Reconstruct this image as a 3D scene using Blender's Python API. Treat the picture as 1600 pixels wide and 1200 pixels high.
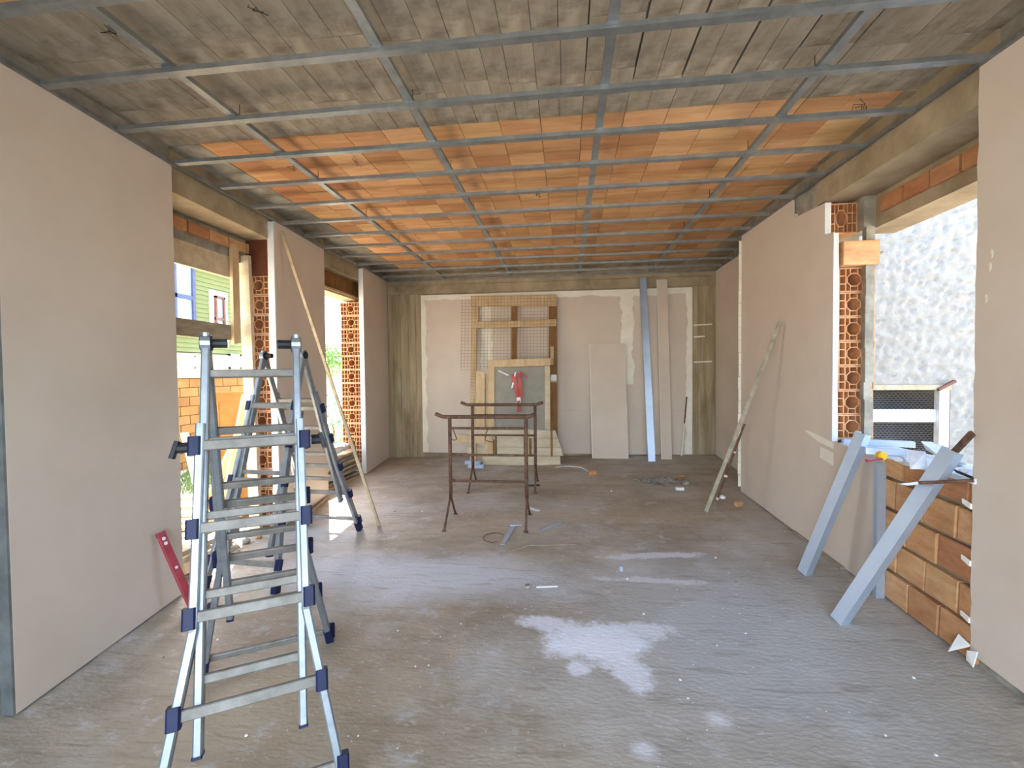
import bpy, bmesh, math, random
from mathutils import Vector, Matrix
random.seed(7)
for _o in list(bpy.data.objects): bpy.data.objects.remove(_o)
SC = bpy.context.scene
COL = SC.collection
PI = math.pi
# ------------------------------------------------------------------ camera, sky, sun, exposure
FPX = 714.0
PITCH, YAW, ROLL, CAMH = -.0259, .1183, -.0097, 1.48
_cy, _sy, _cp, _sp, _cr, _sr = math.cos(YAW), math.sin(YAW), math.cos(PITCH), math.sin(PITCH), math.cos(ROLL), math.sin(ROLL)
_r0 = Vector((_cy, _sy, 0)); FW = Vector((-_sy*_cp, _cy*_cp, _sp)); _u0 = _r0.cross(FW)
RT = _cr*_r0 + _sr*_u0; UP = -_sr*_r0 + _cr*_u0
CAM = Vector((0, 0, CAMH))
cd = bpy.data.cameras.new('camera'); cam = bpy.data.objects.new('camera', cd); COL.objects.link(cam)
cd.sensor_width = 36; cd.lens = FPX/1600*36; cd.clip_start = .02; cd.clip_end = 300
cam.matrix_world = Matrix(((RT.x, UP.x, -FW.x, 0), (RT.y, UP.y, -FW.y, 0), (RT.z, UP.z, -FW.z, CAMH), (0, 0, 0, 1)))
SC.camera = cam
SC.view_settings.view_transform = 'Standard'; SC.view_settings.look = 'None'
SC.view_settings.gamma = 1; SC.view_settings.use_curve_mapping = False
SC.view_settings.exposure = 1.85
wd = bpy.data.worlds.new('sky'); SC.world = wd; wd.use_nodes = True
wn = wd.node_tree; wn.nodes.clear()
_sk = wn.nodes.new('ShaderNodeTexSky'); _sk.sky_type = 'NISHITA'; _sk.sun_disc = False
_sk.sun_elevation = math.radians(50); _sk.sun_rotation = math.radians(-29); _sk.air_density = 1.0; _sk.dust_density = 2.0
_bg = wn.nodes.new('ShaderNodeBackground'); _bg.inputs['Strength'].default_value = .5
_wo = wn.nodes.new('ShaderNodeOutputWorld')
wn.links.new(_sk.outputs[0], _bg.inputs[0]); wn.links.new(_bg.outputs[0], _wo.inputs[0])
sl = bpy.data.lights.new('sun', 'SUN'); sl.energy = 16.0; sl.angle = .009; sl.color = (1, .95, .86)
so = bpy.data.objects.new('sun', sl); COL.objects.link(so)
_el = math.radians(50); _sd = Vector((.487*math.cos(_el), -.873*math.cos(_el), -math.sin(_el)))
so.rotation_euler = _sd.to_track_quat('-Z', 'Y').to_euler(); so.location = (-6, 10, 12)
# the open front of the room, behind the camera: daylight comes in through it
al = bpy.data.lights.new('daylight_from_open_front', 'AREA'); al.shape = 'RECTANGLE'; al.size = 5.0; al.size_y = 2.9
al.energy = 45; al.color = (.93, .97, 1.0)
ao = bpy.data.objects.new('daylight_from_open_front', al); COL.objects.link(ao)
ao.location = (-.4, -2.6, 1.45); ao.rotation_euler = (math.radians(90), 0, 0)

# ------------------------------------------------------------------ pixel -> point on a real plane
def ray(x, y): return RT*((x-800)/FPX) - UP*((y-600)/FPX) + FW
def at_z(x, y, z): d = ray(x, y); return CAM + d*((z-CAMH)/d.z)
def at_x(x, y, X): d = ray(x, y); return CAM + d*(X/d.x)
def at_y(x, y, Y): d = ray(x, y); return CAM + d*(Y/d.y)
FA, FB, FC = .020, .048, -.406
def fl(X, Y): return FA*X + FB*Y + FC
def at_f(x, y, dz=0):
    d = ray(x, y); t = (FC + dz - CAMH)/(d.z - FA*d.x - FB*d.y); return CAM + d*t
def V(*a): return Vector(a)

# ------------------------------------------------------------------ materials
MATS = {}
def mat(name, c1, c2=None, rough=.8, scale=4, detail=6, bump=0, bscale=60, stretch=(1, 1, 1), metal=0, lo=.35, hi=.65, rnd=None, spec=.3):
    m = bpy.data.materials.new(name); m.use_nodes = True; MATS[name] = m
    nt = m.node_tree; nd = nt.nodes; lk = nt.links
    b = nd['Principled BSDF']; b.inputs['Roughness'].default_value = rough; b.inputs['Metallic'].default_value = metal
    b.inputs['Specular IOR Level'].default_value = spec
    tc = nd.new('ShaderNodeTexCoord'); mp = nd.new('ShaderNodeMapping'); lk.new(tc.outputs['Object'], mp.inputs[0])
    mp.inputs['Scale'].default_value = stretch
    c2 = c2 or c1
    nz = nd.new('ShaderNodeTexNoise'); nz.inputs['Scale'].default_value = scale; nz.inputs['Detail'].default_value = detail; nz.inputs['Roughness'].default_value = .62
    rp = nd.new('ShaderNodeValToRGB'); rp.color_ramp.elements[0].position = lo; rp.color_ramp.elements[1].position = hi
    rp.color_ramp.elements[0].color = (*c1, 1); rp.color_ramp.elements[1].color = (*c2, 1)
    lk.new(mp.outputs[0], nz.inputs[0]); lk.new(nz.outputs['Fac'], rp.inputs[0])
    out = rp.outputs[0]
    if rnd:                                        # a tint of its own for every piece
        oi = nd.new('ShaderNodeObjectInfo'); r2 = nd.new('ShaderNodeValToRGB')
        es = r2.color_ramp.elements; n = len(rnd); es[0].color = (*rnd[0], 1); es[1].color = (*rnd[-1], 1)
        for i in range(1, n-1): e = es.new(i/(n-1)); e.color = (*rnd[i], 1)
        lk.new(oi.outputs['Random'], r2.inputs[0])
        mx = nd.new('ShaderNodeMixRGB'); mx.blend_type = 'MULTIPLY'; mx.inputs[0].default_value = 1
        lk.new(out, mx.inputs[1]); lk.new(r2.outputs[0], mx.inputs[2]); out = mx.outputs[0]
        va = nd.new('ShaderNodeVectorMath'); va.operation = 'ADD'; sc_ = nd.new('ShaderNodeVectorMath'); sc_.operation = 'SCALE'
        lk.new(oi.outputs['Location'], sc_.inputs[0]); sc_.inputs['Scale'].default_value = 3.7
        lk.new(mp.outputs[0], va.inputs[0]); lk.new(sc_.outputs[0], va.inputs[1]); lk.new(va.outputs[0], nz.inputs[0])
    m['out'] = 1
    lk.new(out, b.inputs['Base Color'])
    if bump:
        n2 = nd.new('ShaderNodeTexNoise'); n2.inputs['Scale'].default_value = bscale; n2.inputs['Detail'].default_value = 5
        lk.new(mp.outputs[0], n2.inputs[0])
        bp = nd.new('ShaderNodeBump'); bp.inputs['Strength'].default_value = bump; bp.inputs['Distance'].default_value = .01
        lk.new(n2.outputs['Fac'], bp.inputs['Height']); lk.new(bp.outputs[0], b.inputs['Normal'])
    return m
def tint(m, c, scale=1.0, lo=.5, hi=.6, stretch=(1, 1, 1), detail=8, fac=1.0):
    """lay a second patchy colour over a material"""
    nt = m.node_tree; nd = nt.nodes; lk = nt.links; b = nd['Principled BSDF']
    src = b.inputs['Base Color'].links[0].from_socket
    tc = nd.new('ShaderNodeTexCoord'); mp = nd.new('ShaderNodeMapping'); mp.inputs['Scale'].default_value = stretch
    nz = nd.new('ShaderNodeTexNoise'); nz.inputs['Scale'].default_value = scale; nz.inputs['Detail'].default_value = detail; nz.inputs['Roughness'].default_value = .65
    lk.new(tc.outputs['Object'], mp.inputs[0]); lk.new(mp.outputs[0], nz.inputs[0])
    mr = nd.new('ShaderNodeMapRange'); mr.inputs['From Min'].default_value = lo; mr.inputs['From Max'].default_value = hi; mr.inputs['To Max'].default_value = fac
    lk.new(nz.outputs['Fac'], mr.inputs[0])
    mx = nd.new('ShaderNodeMixRGB'); lk.new(mr.outputs[0], mx.inputs[0]); lk.new(src, mx.inputs[1]); mx.inputs[2].default_value = (*c, 1)
    lk.new(mx.outputs[0], b.inputs['Base Color'])
    return m
def blot(m, x, y, rx, ry, c, fac=1.0, warp=.9, wscale=2.2, rot=0, sharp=.35):
    """a colour patch with a place and a ragged outline of its own"""
    nt = m.node_tree; nd = nt.nodes; lk = nt.links; b = nd['Principled BSDF']
    src = b.inputs['Base Color'].links[0].from_socket
    tc = nd.new('ShaderNodeTexCoord'); mp = nd.new('ShaderNodeMapping'); mp.vector_type = 'TEXTURE'
    mp.inputs['Location'].default_value = (x, y, 0); mp.inputs['Rotation'].default_value = (0, 0, rot); mp.inputs['Scale'].default_value = (rx, ry, 1e6)
    lk.new(tc.outputs['Object'], mp.inputs[0])
    ln = nd.new('ShaderNodeVectorMath'); ln.operation = 'LENGTH'; lk.new(mp.outputs[0], ln.inputs[0])
    nz = nd.new('ShaderNodeTexNoise'); nz.inputs['Scale'].default_value = wscale; nz.inputs['Detail'].default_value = 10; nz.inputs['Roughness'].default_value = .72
    lk.new(tc.outputs['Object'], nz.inputs[0])
    ma = nd.new('ShaderNodeMath'); ma.operation = 'MULTIPLY_ADD'; lk.new(nz.outputs['Fac'], ma.inputs[0]); ma.inputs[1].default_value = warp*2; lk.new(ln.outputs['Value'], ma.inputs[2])
    mr = nd.new('ShaderNodeMapRange'); mr.inputs['From Min'].default_value = 1+warp; mr.inputs['From Max'].default_value = 1+warp-sharp*2; mr.inputs['To Max'].default_value = fac
    lk.new(ma.outputs[0], mr.inputs[0])
    mx = nd.new('ShaderNodeMixRGB'); lk.new(mr.outputs[0], mx.inputs[0]); lk.new(src, mx.inputs[1]); mx.inputs[2].default_value = (*c, 1)
    lk.new(mx.outputs[0], b.inputs['Base Color'])

M_BOARD = mat('plasterboard', (.60, .50, .41), (.65, .55, .46), .85, 1.6, 4)
M_BEDGE = mat('plasterboard_edge', (.62, .64, .66), (.7, .7, .7), .8, 12, 4)
M_FILL = mat('joint_filler', (.76, .70, .58), (.84, .79, .68), .8, 6, 6)
M_CONC = mat('raw_concrete', (.28, .215, .135), (.43, .345, .225), .9, 3, 9, .35, 22)
tint(M_CONC, (.16, .125, .07), 1.4, .54, .72, fac=.7)
M_CWALL = mat('board_marked_concrete', (.29, .22, .13), (.46, .37, .245), .9, 2.2, 8, .4, 12, (5, 5, .35))
tint(M_CWALL, (.17, .125, .06), 1.5, .52, .7, (2.4, 2.4, .5), fac=.75)
M_CCEIL = mat('ceiling_concrete', (.31, .255, .185), (.50, .435, .34), .92, 2.4, 10, .5, 16, (2.2, .7, 1))
tint(M_CCEIL, (.13, .10, .065), 1.7, .50, .66, (1.0, 1.9, 1), fac=.8)
tint(M_CCEIL, (.52, .48, .40), 3.1, .58, .70, (1.5, .6, 1), fac=.7)
M_CGREY = mat('grey_mortar', (.22, .20, .16), (.36, .335, .28), .95, 7, 8, .6, 30)
M_TILE = mat('clay_ceiling_tile', (.56, .275, .125), (.88, .55, .29), .85, 3.0, 9, .25, 40, (.9, 5, 1),
             rnd=[(.62, .50, .44), (.92, .88, .8), (1, 1, 1), (.78, .68, .6), (.95, 1.02, .92), (.86, .8, .72)], lo=.22, hi=.78)
M_BRICK = mat('clay_brick', (.48, .235, .115), (.62, .37, .19), .85, 5, 8, .3, 50, (1, 1, 3),
              rnd=[(.75, .55, .5), (1, 1, .95), (1.08, 1.12, 1.1), (.9, .8, .72), (1.05, 1.08, 1.0)])
tint(M_BRICK, (.20, .09, .05), 5, .64, .72, (1, 1.6, 4), fac=.6)
M_HBRICK = mat('hollow_brick_clay', (.56, .27, .125), (.72, .40, .205), .85, 9, 6, .2, 60, rnd=[(.85, .8, .8), (1, 1, 1), (.92, .86, .8)])
M_HSHADE = mat('hollow_brick_shade', (.10, .03, .014), (.14, .045, .02), .9, 9, 4)  # near-black colour stands in for shade deep in the cells
M_GALV = mat('galvanised_steel', (.27, .30, .31), (.39, .41, .41), .45, 8, 5, metal=.8, spec=.5)
M_GALVD = mat('dull_steel_track', (.20, .21, .21), (.3, .31, .31), .5, 8, 5, metal=.7)
M_STUD = mat('zinc_stud_sky_tint', (.43, .51, .64), (.52, .60, .72), .38, 3, 4, metal=.55, spec=.5)  # blue sky reflection mixed into the zinc's base colour
M_ALU = mat('ladder_aluminium', (.25, .275, .30), (.36, .385, .41), .42, 9, 7, metal=.7, spec=.5)
tint(M_ALU, (.55, .54, .52), 22, .66, .74, fac=.5)
M_ALUR = mat('worn_aluminium_rung', (.20, .185, .16), (.30, .28, .25), .62, 12, 7, metal=.4)
tint(M_ALUR, (.6, .58, .54), 14, .66, .74, fac=.5)
M_BLUE = mat('dark_blue_plastic', (.006, .009, .045), (.011, .016, .065), .45, 8, 3)
M_BLACK = mat('black_plastic', (.012, .012, .016), (.03, .03, .035), .5, 8, 3)
M_RUST = mat('rusty_iron', (.085, .04, .024), (.19, .10, .065), .75, 20, 8, .4, 90)
tint(M_RUST, (.30, .27, .24), 9, .62, .72, fac=.6)
M_RED = mat('red_level_paint', (.30, .03, .04), (.37, .055, .065), .45, 10, 5)
tint(M_RED, (.62, .45, .44), 20, .66, .72, fac=.8)
M_PINE = mat('pale_timber', (.50, .345, .19), (.64, .48, .29), .8, 6, 8, .2, 50, (2, 2, .5))
M_PINED = mat('brown_timber', (.20, .09, .03), (.29, .145, .05), .8, 6, 8, .2, 50, (2, 2, .5))
M_SCAF = mat('site_timber', (.40, .30, .175), (.55, .43, .28), .85, 7, 8, .3, 60, (2, 2, 2))
tint(M_SCAF, (.60, .54, .43), 6, .56, .66, fac=.7)
M_OLDW = mat('weathered_timber', (.26, .22, .16), (.42, .36, .265), .85, 7, 8, .3, 50, (2, .5, 2))
M_FORM = mat('cement_stained_timber', (.50, .40, .265), (.66, .56, .40), .85, 5, 8, .25, 50, (.6, 2, 2))
M_WHITE = mat('white_paint', (.78, .77, .74), (.86, .85, .82), .7, 9, 5)
M_DUST = mat('plaster_scrap', (.62, .63, .65), (.78, .79, .8), .8, 14, 5)
M_STUCCO = mat('white_roughcast', (.30, .278, .24), (.36, .33, .285), .95, 9, 8, .8, 22)
M_MESHB = mat('black_wire', (.015, .016, .018), (.03, .03, .03), .6)
M_WIRE = mat('rust_wire', (.17, .10, .055), (.30, .20, .12), .6, 30, 3, metal=.3)
M_NET = mat('grey_net', (.36, .335, .28), (.42, .39, .33), .7, 8, 4)
M_TAPE = mat('red_tape', (.42, .05, .04), (.52, .12, .10), .5)
M_YEL = mat('yellow_plastic', (.85, .50, .03), (.90, .58, .06), .4)
M_STONE = mat('rubble_stone', (.20, .175, .14), (.40, .36, .30), .9, 12, 8, .5, 40)
M_GROUT = mat('earth', (.52, .43, .31), (.66, .56, .42), .95, 2, 8, .4, 10)
M_GRASS = mat('grass', (.12, .22, .05), (.28, .38, .12), .9, 3, 8)
M_LEAF = mat('leaf_green', (.10, .24, .06), (.26, .44, .12), .6, 2, 5)
M_LEAFB = mat('leaf_blue_green', (.12, .25, .16), (.30, .45, .32), .6, 2, 5)
M_SIDING = mat('green_siding', (.19, .21, .075), (.25, .27, .105), .8, 3, 5)
M_CREAM = mat('cream_render', (.42, .38, .26), (.50, .45, .32), .9, 2, 5)
M_OCHRE = mat('ochre_wall', (.26, .125, .035), (.36, .19, .06), .9, 2, 6, .2, 20, rnd=[(.85, .8, .75), (1, 1, 1), (1.05, 1, .9)])
M_WFRAME = mat('blue_grey_frame', (.07, .085, .17), (.10, .115, .20), .6)
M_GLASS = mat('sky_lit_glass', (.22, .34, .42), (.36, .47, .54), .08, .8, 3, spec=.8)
M_SHUT = mat('brown_shutter', (.16, .06, .04), (.22, .10, .07), .7)
M_ROOF = mat('roof_tile_grey', (.34, .31, .28), (.42, .38, .34), .9)

# ------------------------------------------------------------------ mesh building
class MB:
    def __init__(s): s.v = []; s.f = []
    def add(s, vs, fs):
        b = len(s.v); s.v += [Vector(p) for p in vs]; s.f += [tuple(i+b for i in f) for f in fs]; return s
    def box(s, a, b):
        (x0, y0, z0), (x1, y1, z1) = a, b
        return s.add([(x0,y0,z0),(x1,y0,z0),(x1,y1,z0),(x0,y1,z0),(x0,y0,z1),(x1,y0,z1),(x1,y1,z1),(x0,y1,z1)],
                     [(0,3,2,1),(4,5,6,7),(0,1,5,4),(1,2,6,5),(2,3,7,6),(3,0,4,7)])
    def bar(s, p0, p1, w, h, side=None, c=0):
        """rectangular bar p0->p1: w across 'side', h along the third axis; c = corner chamfer"""
        prof = [(-w/2,-h/2),(w/2,-h/2),(w/2,h/2),(-w/2,h/2)]
        if c: prof = [(-w/2+c,-h/2),(w/2-c,-h/2),(w/2,-h/2+c),(w/2,h/2-c),(w/2-c,h/2),(-w/2+c,h/2),(-w/2,h/2-c),(-w/2,-h/2+c)]
        return s.ext(prof, p0, p1, side)
    def ext(s, prof, p0, p1, side=None):
        p0, p1 = Vector(p0), Vector(p1); d = (p1-p0).normalized()
        sd = Vector(side) if side is not None else (Vector((0,0,1)).cross(d) if abs(d.z) < .95 else Vector((1,0,0)))
        sd = (sd - d*sd.dot(d)).normalized(); t = d.cross(sd)
        n = len(prof)
        vs = [p0+sd*a+t*b for a, b in prof] + [p1+sd*a+t*b for a, b in prof]
        fs = [(i, (i+1) % n, n+(i+1) % n, n+i) for i in range(n)] + [tuple(range(n-1,-1,-1)), tuple(range(n,2*n))]
        return s.add(vs, fs)
    def tube(s, pts, r, n=8, r1=None):
        pts = [Vector(p) for p in pts]; m = len(pts); base = len(s.v); up = None
        for i, p in enumerate(pts):
            d = (pts[min(i+1,m-1)]-pts[max(i-1,0)]).normalized()
            if up is None: up = Vector((0,0,1)) if abs(d.z) < .9 else Vector((1,0,0))
            a = (up - d*up.dot(d)).normalized(); b = d.cross(a); up = a
            rr = r if r1 is None else r+(r1-r)*i/max(1,m-1)
            for k in range(n): s.v.append(p+a*(rr*math.cos(2*PI*k/n))+b*(rr*math.sin(2*PI*k/n)))
        for i in range(m-1):
            for k in range(n):
                s.f.append((base+i*n+k, base+i*n+(k+1)%n, base+(i+1)*n+(k+1)%n, base+(i+1)*n+k))
        s.f.append(tuple(base+k for k in range(n-1,-1,-1))); s.f.append(tuple(base+(m-1)*n+k for k in range(n)))
        return s
    def prism(s, poly, off):
        n = len(poly); off = Vector(off); P = [Vector(p) for p in poly]
        return s.add(P+[p+off for p in P], [tuple(range(n)), tuple(range(2*n-1,n-1,-1))]+[(i, n+i, n+(i+1)%n, (i+1)%n) for i in range(n)])
    def build(s, name, m, parent=None, smooth=False, origin=None):
        me = bpy.data.meshes.new(name)
        o0 = Vector(origin) if origin is not None else (parent.location.copy() if parent is not None and parent.parent is None else (wloc(parent) if parent is not None else Vector()))
        me.from_pydata([tuple(p-o0) for p in s.v], [], s.f); me.validate()
        bm = bmesh.new(); bm.from_mesh(me); bmesh.ops.recalc_face_normals(bm, faces=bm.faces); bm.to_mesh(me); bm.free()
        me.materials.append(m)
        if smooth:
            for p in me.polygons: p.use_smooth = True
        o = bpy.data.objects.new(name, me); COL.objects.link(o)
        if parent is not None:
            o.parent = parent; o.location = o0 - wloc(parent)
        else: o.location = o0
        return o
def wloc(o):
    l = o.location.copy()
    while o.parent is not None: o = o.parent; l += o.location
    return l
def thing(name, label, cat, loc, group=None):
    o = bpy.data.objects.new(name, None); COL.objects.link(o); o.location = Vector(loc); o.empty_display_size = .1
    o['label'] = label; o['category'] = cat
    if group: o['group'] = group
    return o
def tag(o, label, cat, group=None):
    o['label'] = label; o['category'] = cat
    if group: o['group'] = group
    return o
def struct(o): o['kind'] = 'structure'; return o
def boxm(a, b): return MB().box(a, b)
def inst(me, name, parent, loc, rot=(0, 0, 0), scale=(1, 1, 1)):
    o = bpy.data.objects.new(name, me); COL.objects.link(o); o.parent = parent
    o.location = Vector(loc) - (wloc(parent) if parent else Vector()); o.rotation_euler = rot; o.scale = scale
    return o
def mesh(name, mb, m):
    o = mb.build(name, m); me = o.data; bpy.data.objects.remove(o); return me
def rock(mb, c, r, sq=.7, rng=random):
    """an irregular lump"""
    bm = bmesh.new(); bmesh.ops.create_icosphere(bm, subdivisions=1, radius=r)
    k = rng.random()*6
    R = Matrix.Rotation(k, 3, 'Z')
    vs = []
    for v in bm.verts:
        p = v.co*(.72+.5*rng.random()); p.z *= sq; vs.append(R @ p + Vector(c))
    fs = [tuple(v.index for v in f.verts) for f in bm.faces]; bm.free()
    return mb.add(vs, fs)

# ------------------------------------------------------------------ room outline
GZ = 3.155                      # underside of the metal ceiling grid
SZ = 3.30                       # underside of the slab
def XL(Y): return -3.0-.056*(Y-2.1) if Y < 4.7 else -3.2-.03*(Y-4.7)
def XR(Y): return 2.30-.034*(Y-2.9)

# floor ---------------------------------------------------------------------------
m = mat('dusty_concrete_floor', (.29, .24, .175), (.44, .38, .30), .55, 1.5, 12, .38, 22, (1, 2.2, 1), spec=.45)
M_FLOOR = m
tint(m, (.27, .21, .14), 2.6, .52, .70, (1, 2.2, 1), fac=.65)
tint(m, (.50, .49, .47), .7, .47, .62, fac=.75)
blot(m, -1.2, 3.75, 1.6, .55, (.60, .64, .70), .8, .6, 1.6)  # bluish patch: dust plus window reflection put into the colour
blot(m, 1.2, 3.0, 1.3, 1.5, (.46, .485, .50), .8, .7, 1.4)
blot(m, .5, 5.2, 1.9, .35, (.44, .35, .24), .6, .5, 1.6)
blot(m, -.9, 4.9, .9, .4, (.46, .37, .26), .55, .5, 1.6)
blot(m, -1.6, 2.2, 1.0, .8, (.43, .345, .23), .7, .6, 1.6)
tint(m, (.62, .63, .64), 13, .60, .70, (1, 1.4, 1), fac=.6)
tint(m, (.19, .155, .105), 3.2, .55, .66, (.9, 9, 1), fac=.45)
tint(m, (.52, .53, .54), 4, .58, .68, (1, 1.3, 1), fac=.6)
tint(m, (.13, .11, .08), 13, .69, .74, (1, 1.4, 1), fac=.6)
blot(m, .18, 2.95, .36, .23, (.80, .83, .90), 1.0, .95, 3.4, .2, .16)
blot(m, .34, 2.70, .13, .20, (.78, .80, .86), .9, 1.0, 6, .5, .2)
blot(m, .05, 2.68, .09, .08, (.78, .80, .86), .9, 1.0, 6, .2, .2)
blot(m, -.1, 3.10, .3, .12, (.74, .76, .82), .85, 1.1, 6, -.3, .2)
blot(m, .45, 3.08, .3, .12, (.74, .76, .82), .8, 1.2, 7, .1, .2)
blot(m, .75, 4.2, .55, .07, (.66, .67, .70), .8, 1.2, 6, .1, .2)
blot(m, .7, 3.75, .6, .05, (.66, .67, .70), .7, 1.3, 6, -.05, .2)
blot(m, .35, 2.15, .07, .07, (.72, .73, .76), .8, .8, 8)
blot(m, .75, 2.35, .08, .08, (.72, .73, .76), .8, .8, 8)
fm = MB(); nx, ny = 70, 110
for j in range(ny+1):
    for i in range(nx+1):
        X = -3.7+6.6*i/nx; Y = -2.6+11.0*j/ny
        fm.v.append(V(X, Y, fl(X, Y)+random.uniform(-.0035, .0035)))
for j in range(ny):
    for i in range(nx):
        a = j*(nx+1)+i; fm.f.append((a, a+1, a+nx+2, a+nx+1))
floor = struct(fm.build('floor', M_FLOOR, smooth=True))

# ceiling -------------------------------------------------------------------------
ceiling = struct(boxm((-3.7, -2.6, SZ+.035), (3.0, 8.6, SZ+.30)).build('ceiling', M_CCEIL))
TW, TD, TX, TY = .2985, .2555, -2.86, 3.33
tile = mesh('ceiling_tile', boxm((-TW/2+.002, -TD/2+.0015, 0), (TW/2-.002, TD/2-.0015, .034)), M_TILE)
for j in range(17):
    for i in range(17):
        o = inst(tile, 'ceiling_tile', ceiling, (TX+TW*(i+.5), TY+TD*(j+.5), SZ+random.uniform(-.003, .003)))
for i in range(8):
    inst(tile, 'ceiling_tile', ceiling, (TX+TW*(i+.5), 1.99-TD/2, SZ+random.uniform(-.003, .003)))
# concrete cast between the clay rows: strips between board marks, some with open black joints
for i in range(-1, 18):
    x0 = TX+TW*i; x1 = x0+TW
    if i == -1: x0 = -3.3
    if i == 17: x1 = 2.45
    ys = [2.0, 2.45+random.uniform(-.12, .12), 2.9+random.uniform(-.12, .12), TY]
    wide = i in (10, 11, 12, 13, 14)
    for k in range(3):
        gl = .013 if wide and (k < 2) else .003
        hx = (x0+x1)/2+random.uniform(-.02, .02)
        MB().box((x0+gl*.5, ys[k]+.002, SZ+random.uniform(-.002, .003)), (hx-.0015, ys[k+1]-.002, SZ+.036)).build('concrete_strip', M_CCEIL, ceiling, origin=(x0, ys[k], SZ))
        MB().box((hx+.0015, ys[k]+.002, SZ+random.uniform(-.002, .003)), (x1-gl*.5, ys[k+1]-.002, SZ+.036)).build('concrete_strip', M_CCEIL, ceiling, origin=(x0, ys[k], SZ))
MB().box((-3.6, TY, SZ-.004), (TX-.002, 8.2, SZ+.036)).build('concrete_strip', M_CGREY, ceiling)
MB().box((TX+TW*17+.002, TY, SZ-.004), (2.9, 8.2, SZ+.036)).build('concrete_strip', M_CONC, ceiling)
MB().box((TX, TY+TD*17+.003, SZ-.004), (TX+TW*17, 8.2, SZ+.036)).build('concrete_strip', M_CCEIL, ceiling)
MB().box((-3.6, -2.6, SZ-.002), (2.9, 1.99-TD-.002, SZ+.036)).build('concrete_strip', M_CCEIL, ceiling)

# walls ---------------------------------------------------------------------------
def wallbox(mb, y0, y1, xi0, xi1, xo, z0, z1):
    """a stretch of wall whose inner face runs from (xi0,y0) to (xi1,y1)"""
    b = z0 if z0 is not None else -.9
    return mb.add([(xi0,y0,b),(xo,y0,b),(xo,y1,b),(xi1,y1,b),(xi0,y0,z1),(xo,y0,z1),(xo,y1,z1),(xi1,y1,z1)],
                  [(0,1,2,3),(7,6,5,4),(0,4,5,1),(1,5,6,2),(2,6,7,3),(3,7,4,0)])
wl = MB()
wallbox(wl, -2.6, 1.98, -3.26, -3.26, -3.6, None, SZ+.03)
wallbox(wl, 1.98, 3.33, XL(2.0)-.06, XL(3.3)-.06, -3.6, None, SZ+.03)
wallbox(wl, 4.97, 5.84, -3.25, -3.31, -3.6, None, SZ+.03)
wallbox(wl, 7.22, 8.5, -3.29, -3.32, -3.6, None, SZ+.03)
wall_left = struct(wl.build('wall_left', M_CGREY))
bl = MB()
wallbox(bl, 3.33, 4.97, -3.15, -3.24, -3.6, 2.965, SZ+.03)
wallbox(bl, 5.84, 7.22, -3.26, -3.27, -3.6, 2.965, SZ+.03)
bl.build('beam', M_CONC, wall_left)
MB().box((-3.6, 3.33, 2.70), (-3.52, 4.97, 2.965)).build('lintel', M_CGREY, wall_left)
MB().box((-3.6, 5.84, 2.70), (-3.40, 7.24, 2.965)).build('lintel', M_PINED, wall_left)
brk = mesh('brick', MB().bar((0, -.122, 0), (0, .122, 0), .05, .105, (1, 0, 0), .004), M_BRICK)
for k in range(6):
    inst(brk, 'brick', wall_left, (-3.50-random.uniform(0, .006), 3.50+.262*k, 2.865+random.uniform(-.006, .006)))
bigb = mesh('brick', MB().bar((0, -.15, 0), (0, .15, 0), .06, .20, (1, 0, 0), .006), M_BRICK)
for k in range(5):
    inst(bigb, 'brick', wall_left, (-3.235+random.uniform(-.01, .01), 1.80+.012*(k % 2), fl(-3.2, 1.8)+.11+.215*k))
    inst(bigb, 'brick', wall_left, (-3.235, 1.48+.012*(k % 2), fl(-3.2, 1.5)+.11+.215*k))

def panel(mb, pts, xf, th):
    """plasterboard outline given as (Y, z); xf(Y) gives its face, th goes into the wall"""
    return mb.prism([(xf(y), y, z) for y, z in pts], (th, 0, 0))
def ragged(y0, z0, y1, z1, n, amp):
    out = []
    for i in range(n+1):
        t = i/n; out.append((y0+(y1-y0)*t+random.uniform(-amp, amp), z0+(z1-z0)*t))
    return out
for (y0, y1, top, fc) in ((2.10, 3.345, GZ, lambda Y: -2.98-.1093*(Y-2.1)), (4.69, 5.86, GZ, lambda Y: -3.155-.065*(Y-4.69)), (6.97, 8.09, GZ, lambda Y: -3.19-.056*(Y-6.97))):
    p = panel(MB(), [(y0, fl(fc(y0), y0)+.012), (y1, fl(fc(y1), y1)+.012), (y1, top), (y0, top)], fc, -.014)
    p = p.build('plasterboard_sheet', M_BOARD, wall_left)
    e = MB()
    e.add([(fc(y0)-.001, y0, fl(fc(y0), y0)+.012), (fc(y0)-.075, y0, fl(fc(y0), y0)+.012), (fc(y0)-.075, y0, top-.01), (fc(y0)-.001, y0, top-.01),
           (fc(y0)-.001, y0-.013, fl(fc(y0), y0)+.012), (fc(y0)-.075, y0-.013, fl(fc(y0), y0)+.012), (fc(y0)-.075, y0-.013, top-.01), (fc(y0)-.001, y0-.013, top-.01)],
          [(0,1,2,3),(7,6,5,4),(0,4,5,1),(1,5,6,2),(2,6,7,3),(3,7,4,0)])
    e.build('reveal_strip', M_BEDGE if y0 > 3 else M_GALVD, wall_left)
    if y0 < 3:
        MB().box((fc(y1)-.06, y1-.03, fl(-3, y1)+.01), (fc(y1)-.016, y1+.0, top)).build('metal_stud', M_GALV, wall_left)

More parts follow.
